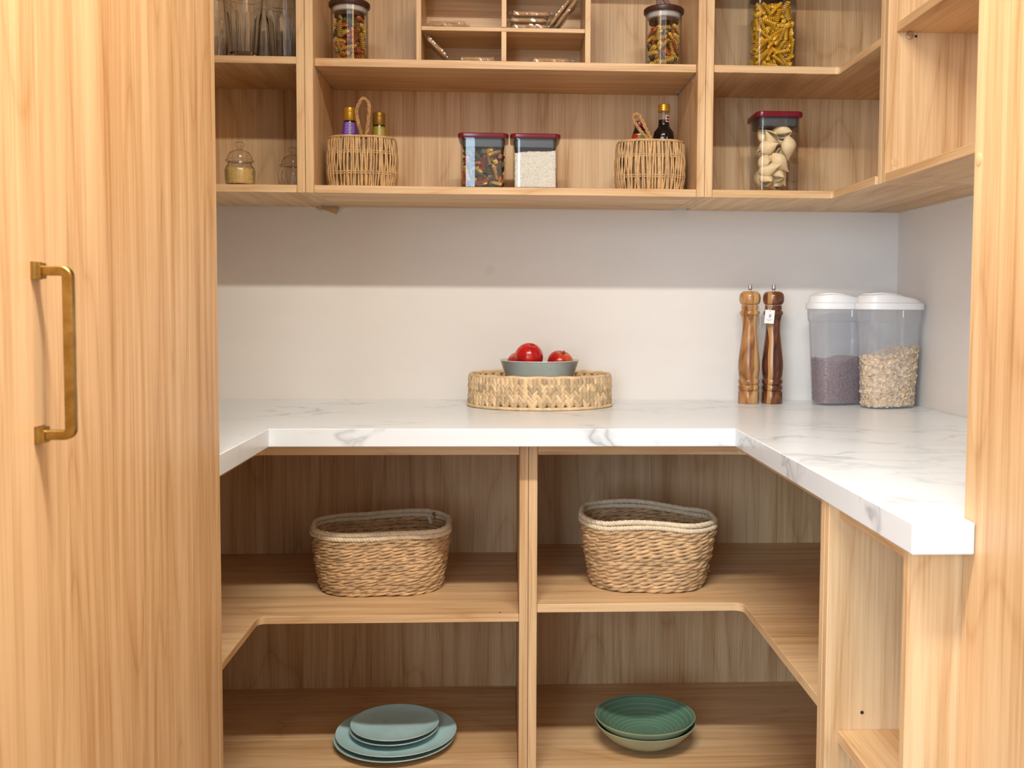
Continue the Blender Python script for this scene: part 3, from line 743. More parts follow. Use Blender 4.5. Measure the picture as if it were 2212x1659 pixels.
for k, lab in enumerate(('wrapped biscuit packet leaning on the upper right compartment wall, outer one', 'wrapped biscuit packet leaning on the upper right compartment wall, nearer the middle')):
    a = -radians(53); L = 0.088; H = 0.0115
    cx = 0.1395 - k * 0.0155; biscuit_pack((cx, 2.285, zs + 0.5 * L * sin(-a) + 0.002), lab, L=L, H=H, ry=a, seed=20 + k)
biscuit_pack((-0.1590, 2.285, zb + 0.0285), 'wrapped biscuit packet leaning on the left wall of the lower left compartment', L=0.072, H=0.0125, ry=radians(44), seed=31)
biscuit_pack((-0.0640, 2.285, zb), 'flat wrapped biscuit packet on the floor of the lower left compartment', L=0.096, seed=33)
biscuit_pack((0.1000, 2.285, zb), 'flat wrapped biscuit packet alone in the lower right compartment', L=0.104, seed=34)

# ------------------------------------------------------------------ square canisters
def canister(cx, cy, z, w, d, h, label, lid=0.010):
    t = thing('canister', (cx, cy, z), label, 'canister')
    vessel_rr(w, d, 0.012, h, lip=0.003).build('body', M_CLEAR, t, smooth=40, local=True)
    o = rrect(w + 0.012, d + 0.012, 0.014); zz = h + 0.0028
    l = MB().loft([ring(o, zz, 0.985), ring(o, zz + 0.002), ring(o, zz + lid - 0.002), ring(o, zz + lid, 0.97)]).build('lid', M_REDLID, t, smooth=40, local=True)
    i = rrect(w - 0.006, d - 0.006, 0.010)
    MB().loft([ring(i, h - 0.016, 0.97), ring(i, h - 0.004), ring(i, zz - 0.0002)]).build('seal', M_GREYSEAL, l, smooth=40, local=True)
    return t
ZB = ZUT + 0.0002
canister(-0.0506, 2.278, ZB, 0.100, 0.100, 0.1075, 'low square canister of mixed fusilli with burgundy lid')
ins = lambda p: abs(p[0] + 0.0506) < 0.0425 and abs(p[1] - 2.278) < 0.0425 and ZB + 0.0085 < p[2] < 1.487
it = pack(ins, (-0.10, 2.23, ZB), (0.0, 2.33, 1.495), 0.0125, 0.0078, 16000, 5, 0.8)
pasta_fill('fusilli', it, {k: FUS[k] for k in ('yellow', 'orange', 'dark green')}, mixpick(0.36, 0.36, 0.28), 64, 'low square canister', 5)
canister(0.0653, 2.278, ZB, 0.100, 0.100, 0.1075, 'low square canister of white rice with burgundy lid')
# rice: solid core plus grains over it
def rice_block():
    x0, x1, y0, y1, z0 = 0.0653 - 0.0462, 0.0653 + 0.0462, 2.278 - 0.0462, 2.278 + 0.0462, ZB + 0.0036
    top = lambda x: 1.4745 + (x - x0) / (x1 - x0) * 0.009 + 0.002 * sin((x - x0) * 60)
    m = MB(); nx = 12; rgs = []
    for i in range(nx + 1):
        x = x0 + 0.002 + (x1 - x0 - 0.004) * i / nx; tz = top(x) - 0.002
        rgs.append([(x, y0 + 0.002, z0), (x, y1 - 0.002, z0), (x, y1 - 0.002, tz), (x, y0 + 0.002, tz)])
    m.loft(rgs); sh = ellipsoid(0.0031, 0.0010, 0.0010, 2, 5); rs = np.random.RandomState(4); sp = []
    for _ in range(2600):
        x = rs.uniform(x0 + 0.002, x1 - 0.002); sp.append(((x, y0 + 0.0016, rs.uniform(z0 + 0.001, top(x))), (0, -1, 0)))
    for sx, nn in ((x0 + 0.0016, -1), (x1 - 0.0016, 1)):
        for _ in range(1500): sp.append(((sx, rs.uniform(y0 + 0.002, y1 - 0.002), rs.uniform(z0 + 0.001, top(sx) - 0.001)), (nn, 0, 0)))
    for _ in range(1500):
        x = rs.uniform(x0 + 0.002, x1 - 0.002); sp.append(((x, rs.uniform(y0 + 0.002, y1 - 0.002), top(x)), (0, 0, 1)))
    grains(m, sh, sp, 5, 0.25)
    tag(recenter(m.build('rice', M_RICE)), 'white rice filling the low square canister', 'rice', kind='stuff')
rice_block()
ZR = 1.6713
canister(0.6068, 2.292, ZR, 0.094, 0.094, 0.186, 'tall square canister packed with bright yellow fusilli')
ins = lambda p: abs(p[0] - 0.6068) < 0.0395 and abs(p[1] - 2.292) < 0.0395 and ZR + 0.009 < p[2] < 1.822
it = pack(ins, (0.565, 2.25, ZR), (0.65, 2.335, 1.825), 0.0120, 0.0074, 26000, 15, 0.9)
pasta_fill('fusilli', it, {'bright yellow': FUS['bright yellow']}, lambda rs: 'bright yellow', 108, 'tall square canister', 9)
ZS = ZUT + 0.0002
canister(0.6145, 2.282, ZS, 0.094, 0.094, 0.1640, 'tall square canister of large pasta shells with burgundy lid', 0.012)
SHL = {'pale cream': shell_mesh('pasta_shell', M_SHELL)}
ins = lambda p: abs(p[0] - 0.6145) < 0.0340 and abs(p[1] - 2.282) < 0.0340 and ZS + 0.0195 < p[2] < 1.540
it = pack(ins, (0.575, 2.24, ZS), (0.655, 2.32, 1.56), 0.0185, 0.0155, 40000, 21, 1.3, inner=lambda p: abs(p[0] - 0.6145) < 0.0275 and abs(p[1] - 2.282) < 0.0275)
pasta_fill('pasta_shell', it, SHL, lambda rs: 'pale cream', 60, 'tall shell canister', 4)

# ------------------------------------------------------------------ glass tumblers
def tumbler_mesh():
    nf, sub = 10, 6; seg = nf * sub; m = MB(); rg = []
    def rngo(r, z, k):                       # k=1 flat facets, k=0 round
        o = []
        for i in range(seg):
            a = 2 * pi * i / seg; f0 = (i // sub) * 2 * pi / nf; fl = cos(pi / nf) / cos((a - f0) - pi / nf)
            rr_ = r * (1 + (fl - 1) * k * 1.6); o.append((rr_ * cos(a), rr_ * sin(a), z))
        return o
    for r, z, f in ((0.0285, 0.0, 0.2), (0.0318, 0.003, 0.8), (0.0330, 0.012, 1.0), (0.0372, 0.060, 1.0), (0.0398, 0.090, 1.0), (0.0404, 0.097, 0.8), (0.0405, 0.103, 0.3), (0.0406, 0.107, 0.0), (0.0430, 0.1400, 0.0), (0.0424, 0.1412, 0.0),
                    (0.0412, 0.1405, 0.0), (0.0388, 0.107, 0.0), (0.0368, 0.090, 0.0), (0.0340, 0.060, 0.0), (0.0300, 0.018, 0.0), (0.026, 0.0145, 0.0), (0.0006, 0.0140, 0.0)): rg.append(rngo(r, z, f))
    m.loft(rg); return m.data('glass_tumbler', M_GLASS, smooth=16)
TM = tumbler_mesh()
for x, y, rz, lab in ((-0.5815, 2.272, 0.1, 'clear faceted glass tumbler at the front left of the glass group'), (-0.4990, 2.305, 0.3, 'clear faceted glass tumbler at the front right against the divider'),
                      (-0.6640, 2.330, 0.5, 'clear faceted tumbler half hidden beside the tall left cabinet'), (-0.5590, 2.395, 0.2, 'clear faceted tumbler standing behind the two front tumblers')):
    o = link('glass_tumbler', TM); o.location = (x, y, 1.6734); o.rotation_euler = (0, 0, rz)
    tag(o, lab, 'glass', 'tumblers on the left shelf')

# ------------------------------------------------------------------ small lidded glass jars
def small_jar(loc, label, twist, mat, lidmat=None):
    t = thing('small_jar', loc, label, 'jar'); seg = 60; rg = []
    def rr(r, z, f): return [(r * (1 + f * sin(15 * 2 * pi * i / seg + twist * z * 60)) * cos(2 * pi * i / seg), r * (1 + f * sin(15 * 2 * pi * i / seg + twist * z * 60)) * sin(2 * pi * i / seg), z) for i in range(seg)]
    prof = [(0.026, 0.0, 0), (0.0285, 0.002, 0.015), (0.0305, 0.012, 0.025), (0.0318, 0.026, 0.025), (0.0320, 0.036, 0.025), (0.0300, 0.043, 0.015), (0.0262, 0.0475, 0.0), (0.0255, 0.055, 0.0), (0.0240, 0.055, 0),
            (0.0240, 0.048, 0), (0.0275, 0.0425, 0), (0.0297, 0.036, 0), (0.0296, 0.026, 0), (0.0283, 0.012, 0), (0.026, 0.005, 0), (0.0006, 0.0045, 0)]
    MB().loft([rr(*p) for p in prof]).build('body', mat, t, smooth=60, local=True)
    MB().lathe([(0.0225, 0.0535), (0.0300, 0.0556), (0.0312, 0.0575), (0.0300, 0.0590), (0.0262, 0.0605), (0.0262, 0.066), (0.0215, 0.0755), (0.010, 0.0805), (0.0055, 0.083), (0.0065, 0.086), (0.0105, 0.0895), (0.0112, 0.094), (0.0088, 0.0985), (0.0006, 0.0998)], 40).build('lid', lidmat or mat, t, smooth=50, local=True)
    return t
small_jar((-0.5905, 2.262, ZB), 'small round glass jar of orzo pasta with knobbed lid', 0.0, M_JAR)
m = MB().lathe([(0.0006, 0.0052), (0.0255, 0.0055), (0.0275, 0.012), (0.0287, 0.026), (0.0288, 0.0370), (0.0006, 0.0385)], 30, (-0.5905, 2.262, ZB))
rs = np.random.RandomState(2); sp = []
for _ in range(1500):
    a = rs.uniform(0, 2 * pi); z = rs.uniform(0.007, 0.0385); r = 0.0262 + 0.0018 * min(1, z / 0.02)
    sp.append(((-0.5905 + r * cos(a), 2.262 + r * sin(a), ZB + z), (cos(a), sin(a), 0)))
for _ in range(500):
    a = rs.uniform(0, 2 * pi); r = 0.0275 * sqrt(rs.uniform(0, 1)); sp.append(((-0.5905 + r * cos(a), 2.262 + r * sin(a), ZB + 0.0385), (0, 0, 1)))
grains(m, ellipsoid(0.0034, 0.0011, 0.0011, 2, 5), sp, 3, 0.3)
tag(recenter(m.build('orzo', M_ORZO)), 'golden orzo pasta filling the small glass jar', 'pasta', kind='stuff')
small_jar((-0.4885, 2.335, ZB), 'small empty twisted glass jar partly hidden behind the divider', 1.6, M_GLASS, M_JAR)

# ------------------------------------------------------------------ wicker baskets with bottles
def wicker(cx, cy, label, seed, w=0.150, d=0.130, h=0.1135):
    t = thing('wicker_basket', (cx, cy, ZB), label, 'basket', rz=0.0); rs = random.Random(seed)
    N = 92; poly = resample([(x, y, 0) for x, y in rrect(1, d / w, 0.34, 10)], 920)
    per = len(poly)
    def at(f, z):                               # f 0..1 round the outline, slight belly
        p = poly[int(f * per) % per]; k = w * (0.955 + 0.055 * sin(pi * min(1, z / h)) + 0.012 * z / h); return Vector((p.x * k, p.y * k, z))
    def nrm(f):
        a = poly[int(f * per - 12) % per]; b_ = poly[int(f * per + 12) % per]; tg = (b_ - a).normalized(); return Vector((tg.y, -tg.x, 0))
    m = MB()
    for k in range(N):
        f0 = k / N + rs.uniform(-0.002, 0.002); sgn = 1 if k % 2 else -1; lean = rs.uniform(-0.010, 0.010); rs2 = rs.uniform(-1, 1); pts = []
        for j in range(13):
            u = j / 12; z = 0.001 + u * (h - 0.004)
            f = f0 + lean * (u - 0.5) + 0.0007 * sgn * sin(u * pi * 3.0) + 0.004 * rs2 * sin(pi * u); off = 0.0015 * sgn * cos(u * pi * 3.0 + 0.5)
            pts.append(at(f % 1, z) + nrm(f % 1) * off)
        m.tube(pts, 0.0023 * rs.uniform(0.85, 1.12), 6)
    tag(m.build('upright_canes', M_CANE, t, smooth=60, local=True), kind='stuff')
    for zc in (0.034, 0.080):
        m = MB()
        for dz in (-0.0022, 0.0022):
            pts = [at(i / 184, zc + dz) + nrm(i / 184) * (0.0024 * (1 if (i // 2) % 2 else -1) - 0.001) for i in range(184)]
            m.tube(pts, 0.0015, 5, True)
        m.build('weaving_cane', M_CANE, t, smooth=60, local=True)
    for zc, r in ((h, 0.0032), (0.0026, 0.0026)):
        MB().tube([at(i / 90, zc) for i in range(90)], r, 7, True).build('rim' if zc == h else 'foot_rim', M_CANE, t, smooth=60, local=True)
    inn = [tuple(at(i / 60, 0)) for i in range(60)]
    rg = []
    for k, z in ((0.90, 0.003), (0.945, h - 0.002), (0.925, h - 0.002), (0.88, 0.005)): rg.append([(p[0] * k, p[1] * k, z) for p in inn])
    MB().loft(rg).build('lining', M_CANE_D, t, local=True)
    # dark twisted binding strand on the front
    m = MB(); fx = 0.735
    for ph in (0, pi):
        m.tube([at(fx + 0.0012 * sin(i * 0.9 + ph), 0.002 + i * (h - 0.004) / 70) + nrm(fx) * (0.0030 + 0.0010 * cos(i * 0.9 + ph)) for i in range(71)], 0.0012, 5)
    m.build('binding', M_LOOP, t, smooth=60, local=True)
    return t, at
def loop_handle(t, pts, lean=0.0):
    base = smoothpath(pts, 14); m = MB()
    for s_ in range(3):
        ph = s_ * 2 * pi / 3; path = []
        for i, p in enumerate(base):
            a = i * 0.42 + ph
            tg = (base[min(i + 1, len(base) - 1)] - base[max(i - 1, 0)]).normalized(); n1 = tg.cross(Vector((0, 1, 0))).normalized(); n2 = Vector((0, 1, 0))
            path.append(p + n1 * (0.0024 * sin(a)) + n2 * (0.0018 * sin(2 * a)))
        m.tube(path, 0.0020, 6)
    return m.build('loop_handle', M_LOOP, t, smooth=60, local=True)
b1, at1 = wicker(-0.3262, 2.310, 'wicker basket at left on the middle shelf holding purple and olive bottles', 11)
loop_handle(b1, [(0.0085, -0.055, 0.104), (0.002, -0.052, 0.128), (-0.0070, -0.046, 0.168), (0.0020, -0.042, 0.196), (0.0120, -0.042, 0.1985), (0.0215, -0.046, 0.180), (0.0170, -0.052, 0.128), (0.0120, -0.055, 0.104)])
b2, at2 = wicker(0.3323, 2.310, 'wicker basket at right on the middle shelf holding soy sauce bottle', 23, w=0.153)
loop_handle(b2, [(-0.0060, -0.055, 0.100), (-0.0140, -0.052, 0.118), (-0.0330, -0.046, 0.142), (-0.0450, -0.042, 0.166), (-0.0400, -0.041, 0.1750), (-0.0300, -0.042, 0.170), (-0.0160, -0.047, 0.140), (-0.0050, -0.052, 0.118), (-0.0030, -0.055, 0.100)])
def arc_strip(m, rfun, z0, z1, a0, a1, off=0.0003, n=8, th=0.0004):
    for i in range(n):
        p0, p1 = a0 + (a1 - a0) * i / n, a0 + (a1 - a0) * (i + 1) / n
        q = []
        for dr_ in (off, off + th):
            for a, z in ((p0, z0), (p1, z0), (p1, z1), (p0, z1)):
                r = rfun(z) + dr_; q.append((r * cos(a), r * sin(a), z))
        m.add(q, [(3, 2, 1, 0), (4, 5, 6, 7), (0, 1, 5, 4), (1, 2, 6, 5), (2, 3, 7, 6), (3, 0, 4, 7)])
def interp(prof):
    def f(z):
        for (r0, z0), (r1, z1) in zip(prof, prof[1:]):
            if z0 <= z <= z1 and z1 > z0: return r0 + (r1 - r0) * (z - z0) / (z1 - z0)
        return prof[-1][0]
    return f
FR = -pi / 2 - 0.02
def sauce_bottle(loc, label, capz, caph, rcap, prof, lab_mat, cap_mat, txt_mat, lines):
    t = thing('sauce_bottle', loc, label, 'bottle')
    MB().lathe([(0.0006, 0)] + prof + [(0.0006, capz)], 36).build('body', M_DARKBOT, t, smooth=40, local=True)
    f = interp(prof)
    zt = prof[-1][1] - 0.003
    zs_ = [0.010 + (zt - 0.010) * i / 14 for i in range(15)]
    lb = MB().loft([[((f(z) + 0.0005) * cos(2 * pi * i / 40), (f(z) + 0.0005) * sin(2 * pi * i / 40), z) for i in range(40)] for z in zs_], True, True).build('label_sleeve', lab_mat, t, smooth=40, local=True)
    c = MB().lathe([(rcap - 0.0006, capz), (rcap, capz + 0.001), (rcap, capz + caph * 0.62), (rcap - 0.0006, capz + caph * 0.64), (rcap - 0.0004, capz + caph * 0.66), (rcap - 0.0008, capz + caph - 0.001), (rcap - 0.002, capz + caph), (0.0006, capz + caph)], 36)
    c.build('cap', cap_mat, t, smooth=40, local=True)
    tm = MB(); rs = random.Random(len(label))
    for z, a0, a1 in lines:
        a = a0
        while a < a1:
            w = rs.uniform(0.10, 0.30); arc_strip(tm, f, z, z + 0.0009, FR + a, FR + min(a + w, a1), 0.0007, 3, 0.0002); a += w + 0.07
    tm.build('printed_text', txt_mat, lb, local=True)
    return t
pp = [(0.0215, 0.0), (0.0228, 0.003), (0.0228, 0.085), (0.0200, 0.108), (0.0165, 0.130), (0.0138, 0.1545)]
sauce_bottle((-0.3585, 2.330, ZB + 0.0045), 'bottle with purple label and gold cap in the left wicker basket', 0.1555, 0.0300, 0.0150, pp, M_PURPLE, M_GOLD, M_PALETXT,
             [(0.1275 + 0.0036 * i, -0.5, 0.9) for i in range(7)] + [(0.112 + 0.0036 * i, -0.5, 0.9) for i in range(4)])
sauce_bottle((-0.2915, 2.330, ZB + 0.0045), 'bottle with olive label and bronze cap in the left wicker basket', 0.1465, 0.0285, 0.0147, [(r, z * 0.945) for r, z in pp], M_OLIVE, M_BRONZE, M_YTXT,
             [(0.116 + 0.0040 * i, 0.15, 0.95) for i in range(6)] + [(0.121, -0.75, -0.25), (0.118, -0.75, -0.2), (0.114, -0.7, -0.25)])
t = thing('soy_bottle', (0.3668, 2.330, ZB + 0.0045), 'dark soy sauce bottle with ribbed gold cap in the right wicker basket', 'bottle')
sp_ = [(0.0006, 0), (0.0225, 0.0), (0.0245, 0.004), (0.0235, 0.070), (0.0225, 0.100), (0.0240, 0.118), (0.0247, 0.129), (0.0232, 0.140), (0.0180, 0.1475), (0.0140, 0.152), (0.0128, 0.158), (0.0126, 0.1680), (0.0006, 0.1682)]
MB().lathe(sp_, 40).build('dark_body', M_SOY, t, smooth=40, local=True)
MB().lathe([(0.0127, 0.1683), (0.0126, 0.1870), (0.0108, 0.1870), (0.0108, 0.1683)], 36, loop=True).build('clear_neck', M_JAR, t, smooth=40, local=True)
cp = [(0.0132, 0.1872), (0.0141, 0.1885)]
for i in range(3): cp += [(0.0143, 0.1900 + i * 0.0045), (0.0143, 0.1925 + i * 0.0045), (0.0137, 0.1935 + i * 0.0045), (0.0137, 0.1942 + i * 0.0045)]
cp += [(0.0140, 0.2030), (0.0120, 0.2048), (0.0006, 0.2052)]
MB().lathe(cp, 40).build('cap', M_GOLD, t, smooth=30, local=True)
fn = lambda z: 0.0128
m = MB(); arc_strip(m, fn, 0.1630, 0.1775, FR + 0.22, FR + 1.05, 0.0003); st = m.build('sticker', M_CARD, t, local=True)
m = MB(); arc_strip(m, fn, 0.1643, 0.1695, FR + 0.30, FR + 0.97, 0.0008); arc_strip(m, fn, 0.1708, 0.1762, FR + 0.30, FR + 0.97, 0.0008); m.build('sticker_print', M_MAROON, st, local=True)
m = MB(); fb = interp(sp_[1:])
for a0, a1, z in ((-0.42, -0.36, 0.1195), (-0.30, -0.26, 0.121), (-0.20, 0.05, 0.1195), (0.15, 0.20, 0.1205)): arc_strip(m, fb, z, z + 0.006, FR + a0, FR + a0 + 0.05, 0.0004, 2); arc_strip(m, fb, z, z + 0.0012, FR + a0, FR + a1, 0.0004, 3)
m.build('printed_text', M_PALETXT, t, local=True)
t = thing('small_bottle', (0.3120, 2.345, ZB + 0.0045), 'dark bottle with red cap and red label behind the right basket loop', 'bottle')
rb = [(0.0205, 0.0), (0.0218, 0.003), (0.0216, 0.100), (0.0190, 0.122), (0.0172, 0.136), (0.0125, 0.149), (0.0108, 0.154)]
MB().lathe([(0.0006, 0)] + rb + [(0.0006, 0.1545)], 36).build('body', M_DARKBOT, t, smooth=40, local=True)
f = interp(rb); zs_ = [0.02 + (0.1375 - 0.02) * i / 12 for i in range(13)]
lb = MB().loft([[((f(z) + 0.0005) * cos(2 * pi * i / 40), (f(z) + 0.0005) * sin(2 * pi * i / 40), z) for i in range(40)] for z in zs_]).build('label_sleeve', M_REDLAB, t, smooth=40, local=True)
m = MB(); arc_strip(m, f, 0.120, 0.1325, FR - 0.12, FR + 0.50, 0.0008); m.build('printed_emblem', M_GREENLAB, lb, local=True)
m = MB(); arc_strip(m, f, 0.1340, 0.1358, FR - 0.9, FR + 0.5, 0.0008); m.build('printed_band', M_GOLD, lb, local=True)
MB().lathe([(0.0115, 0.1546), (0.0122, 0.156), (0.0120, 0.1660), (0.0108, 0.1678), (0.0006, 0.1680)], 32).build('cap', M_REDCAP, t, smooth=40, local=True)
# ------------------------------------------------------------------ woven tray, bowl and apples on the counter
TX, TY, TZ = 0.0830, 2.3765, 0.9002; TA, TB, TH = 0.1660, 0.1330, 0.0745
t = thing('woven_tray', (TX, TY, TZ), 'oval tray woven from broad golden leaves on the marble counter', 'tray')
def tel(a, k=0.0): return Vector(((TA + k) * cos(a), (TB + k) * sin(a), 0))
def tnrm(a): return Vector((cos(a) / TA, sin(a) / TB, 0)).normalized()
# equal arc-length angles
_an = [2 * pi * i / 1440 for i in range(1441)]; _cl = [0.0]
for i in range(1440): _cl.append(_cl[-1] + (tel(_an[i + 1]) - tel(_an[i])).length)
def tang(s):
    s = (s % 1.0) * _cl[-1]; lo, hi = 0, 1440
    while hi - lo > 1:
        md = (lo + hi) // 2
        if _cl[md] <= s: lo = md
        else: hi = md
    return _an[lo] + (_an[lo + 1] - _an[lo]) * (s - _cl[lo]) / (_cl[lo + 1] - _cl[lo])
m = MB(); seg = 96; rg = []
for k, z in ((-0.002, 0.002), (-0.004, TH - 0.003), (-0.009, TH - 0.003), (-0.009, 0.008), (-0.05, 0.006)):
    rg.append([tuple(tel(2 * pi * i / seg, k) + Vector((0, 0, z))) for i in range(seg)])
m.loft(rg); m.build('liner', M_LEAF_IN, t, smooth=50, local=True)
def leaf_mesh(Ln=0.0270, Wd=0.0128, bulge=0.0058):
    m = MB(); nl, nw = 7, 5; top = []; bot = []
    for i in range(nl):
        u = i / (nl - 1); w = Wd * (sin(pi * (0.10 + 0.83 * u)) ** 0.7); rt, rb_ = [], []
        for j in range(nw):
            v = -1 + 2 * j / (nw - 1); x = v * w / 2; y = (u - 0.5) * Ln; z = bulge * (1 - v * v * 0.85) * (0.35 + 0.65 * sin(pi * u) ** 0.6) - 0.0015 * (u - 0.5)
            rt.append((x, y, z + 0.0004 * sin(7 * u + 9 * v))); rb_.append((x, y, -0.0015))
        top.append(rt); bot.append(rb_)
    rg = [top[i] + bot[i][::-1] for i in range(nl)]
    m.loft(rg); return m.data('leaf', M_LEAF, smooth=70)
LEAF = leaf_mesh(); LROW = leaf_mesh(0.0200, 0.0125, 0.0042)
NC = 88; ROWS = 5; rest = MB(); rs = random.Random(5)
cand = []
for c in range(NC):
    for r in range(ROWS + 1):
        s_ = (c + 0.5) / NC; sgn = 1 if c % 2 else -1
        z = 0.0154 + r * 0.0115 + rs.uniform(-0.001, 0.001)
        tilt = sgn * radians(27 + rs.uniform(-5, 5))
        if r == ROWS: tilt *= 0.25; z = TH - 0.0085
        cand.append((s_ + rs.uniform(-0.0008, 0.0008), z, tilt, r))
def leafmat(s_, z, tilt, r):
    a = tang(s_); n = tnrm(a); tg = Vector((-n.y, n.x, 0)); up = Vector((0, 0, 1)); k = -0.0005 + 0.0012 * (r % 2) + (0.0012 if r == ROWS else 0) + (0.0016 if r == 0 else 0)
    B = Matrix(((tg.x, up.x, n.x, 0), (tg.y, up.y, n.y, 0), (tg.z, up.z, n.z, 0), (0, 0, 0, 1)))
    return Matrix.Translation(tel(a, k) + Vector((0, 0, z))) @ B @ Matrix.Rotation(tilt, 4, 'Z') @ Matrix.Rotation(rs.uniform(-0.10, 0.10), 4, 'Y') @ Matrix.Scale(rs.uniform(0.92, 1.1), 4)
front = sorted(cand, key=lambda q: sin(tang(q[0])))
for i, q in enumerate(front):
    me = LROW if q[3] == ROWS else LEAF; mw = leafmat(*q)
    if i < 290:
        o = link('leaf', me, t); o.matrix_local = mw
    else:
        b0 = len(rest.v); rest.v.extend([tuple(mw @ v.co) for v in me.vertices])
        for p in me.polygons: rest.f.append(tuple(v + b0 for v in p.vertices)); rest.m.append(0)
tag(rest.build('far_leaves', M_LEAF, t, smooth=70, local=True), kind='stuff')
m = MB()
for k, z, r in ((0.0, TH - 0.0005, 0.0045), (-0.0045, TH - 0.006, 0.0035)):
    m.tube([tel(2 * pi * i / 160, k + 0.0006 * sin(i * 1.3)) + Vector((0, 0, z + 0.0008 * sin(i * 0.7))) for i in range(160)], r, 7, True)
m.build('rim', M_LEAF, t, smooth=60, local=True)
m = MB()   # inner weave seen over the rim
for c in range(70):
    a = 2 * pi * c / 70; n = tnrm(a); tg = Vector((-n.y, n.x, 0)); p = tel(a, -0.010) + Vector((0, 0, TH - 0.014))
    mw = Matrix.Translation(p) @ Matrix(((-tg.x, 0, -n.x, 0), (-tg.y, 0, -n.y, 0), (0, 1, 0, 0), (0, 0, 0, 1))) @ Matrix.Rotation(radians(24) * (1 if c % 2 else -1), 4, 'Z')
    b0 = len(m.v); m.v.extend([tuple(mw @ v.co) for v in LEAF.vertices])
    for q in LEAF.polygons: m.f.append(tuple(v + b0 for v in q.vertices)); m.m.append(0)
tag(m.build('inner_leaves', M_LEAF, t, smooth=70, local=True), kind='stuff')
m = MB()   # base sheet sticking out a little at the foot
m.tube([tel(2 * pi * i / 140, 0.0035 + 0.0025 * abs(cos(2 * pi * i / 140)) ** 8) + Vector((0, 0, 0.0040)) for i in range(140)], 0.0038, 6, True)
m.build('base_rim', M_LEAF, t, smooth=60, local=True)

BX, BY, BZ = 0.0815, 2.3720, TZ + 0.0085
bh = 1.0085 - BZ
prof = [(0.0006, 0.0), (0.050, 0.0), (0.053, 0.002), (0.064, 0.020), (0.080, 0.060), (0.0935, bh - 0.0015), (0.0955, bh), (0.0950, bh + 0.0015), (0.0932, bh + 0.0012), (0.0905, bh - 0.003), (0.0770, 0.060), (0.060, 0.022), (0.048, 0.0075), (0.0006, 0.006)]
o = MB().lathe(prof, 72).build('fruit_bowl', M_BOWL, smooth=50); o.location = (BX, BY, BZ)
tag(o, 'speckled grey-green ceramic bowl of apples standing in the woven tray', 'bowl')
def apple(loc, r, rot, label):
    pr = []
    for i in range(25):
        a = -pi / 2 + pi * i / 24
        rr_ = r * cos(a) * (1 + 0.06 * sin(a)); z = r * 0.93 * sin(a)
        if a > 0.9: z -= r * 0.34 * ((a - 0.9) / (pi / 2 - 0.9)) ** 2.2
        if a < -1.05: z += r * 0.20 * ((-a - 1.05) / (pi / 2 - 1.05)) ** 2
        pr.append((max(rr_, 0.0004), z))
    o = MB().lathe(pr, 36).build('apple', M_APPLE, smooth=80); o.location = loc; o.rotation_euler = rot
    tag(o, label, 'apple', 'apples in the bowl')
    s_ = MB().tube(smoothpath([(0, 0, r * 0.55), (0.0005, 0, r * 0.75), (0.0025, 0.001, r * 1.02)], 4), 0.0012, 6).build('stem', M_STEM, o, smooth=60, local=True)
    return o
apple((0.0560, 2.3450, 1.0195), 0.0335, (radians(-158), radians(12), 0), 'plain red apple standing highest in the fruit bowl')
apple((0.1300, 2.3580, 1.0035), 0.0310, (radians(20), radians(8), radians(20)), 'red and yellow apple with its stem showing, right in the bowl')
apple((0.0350, 2.4010, 1.0000), 0.0310, (radians(10), radians(-20), 0), 'red apple mostly hidden behind the highest apple')

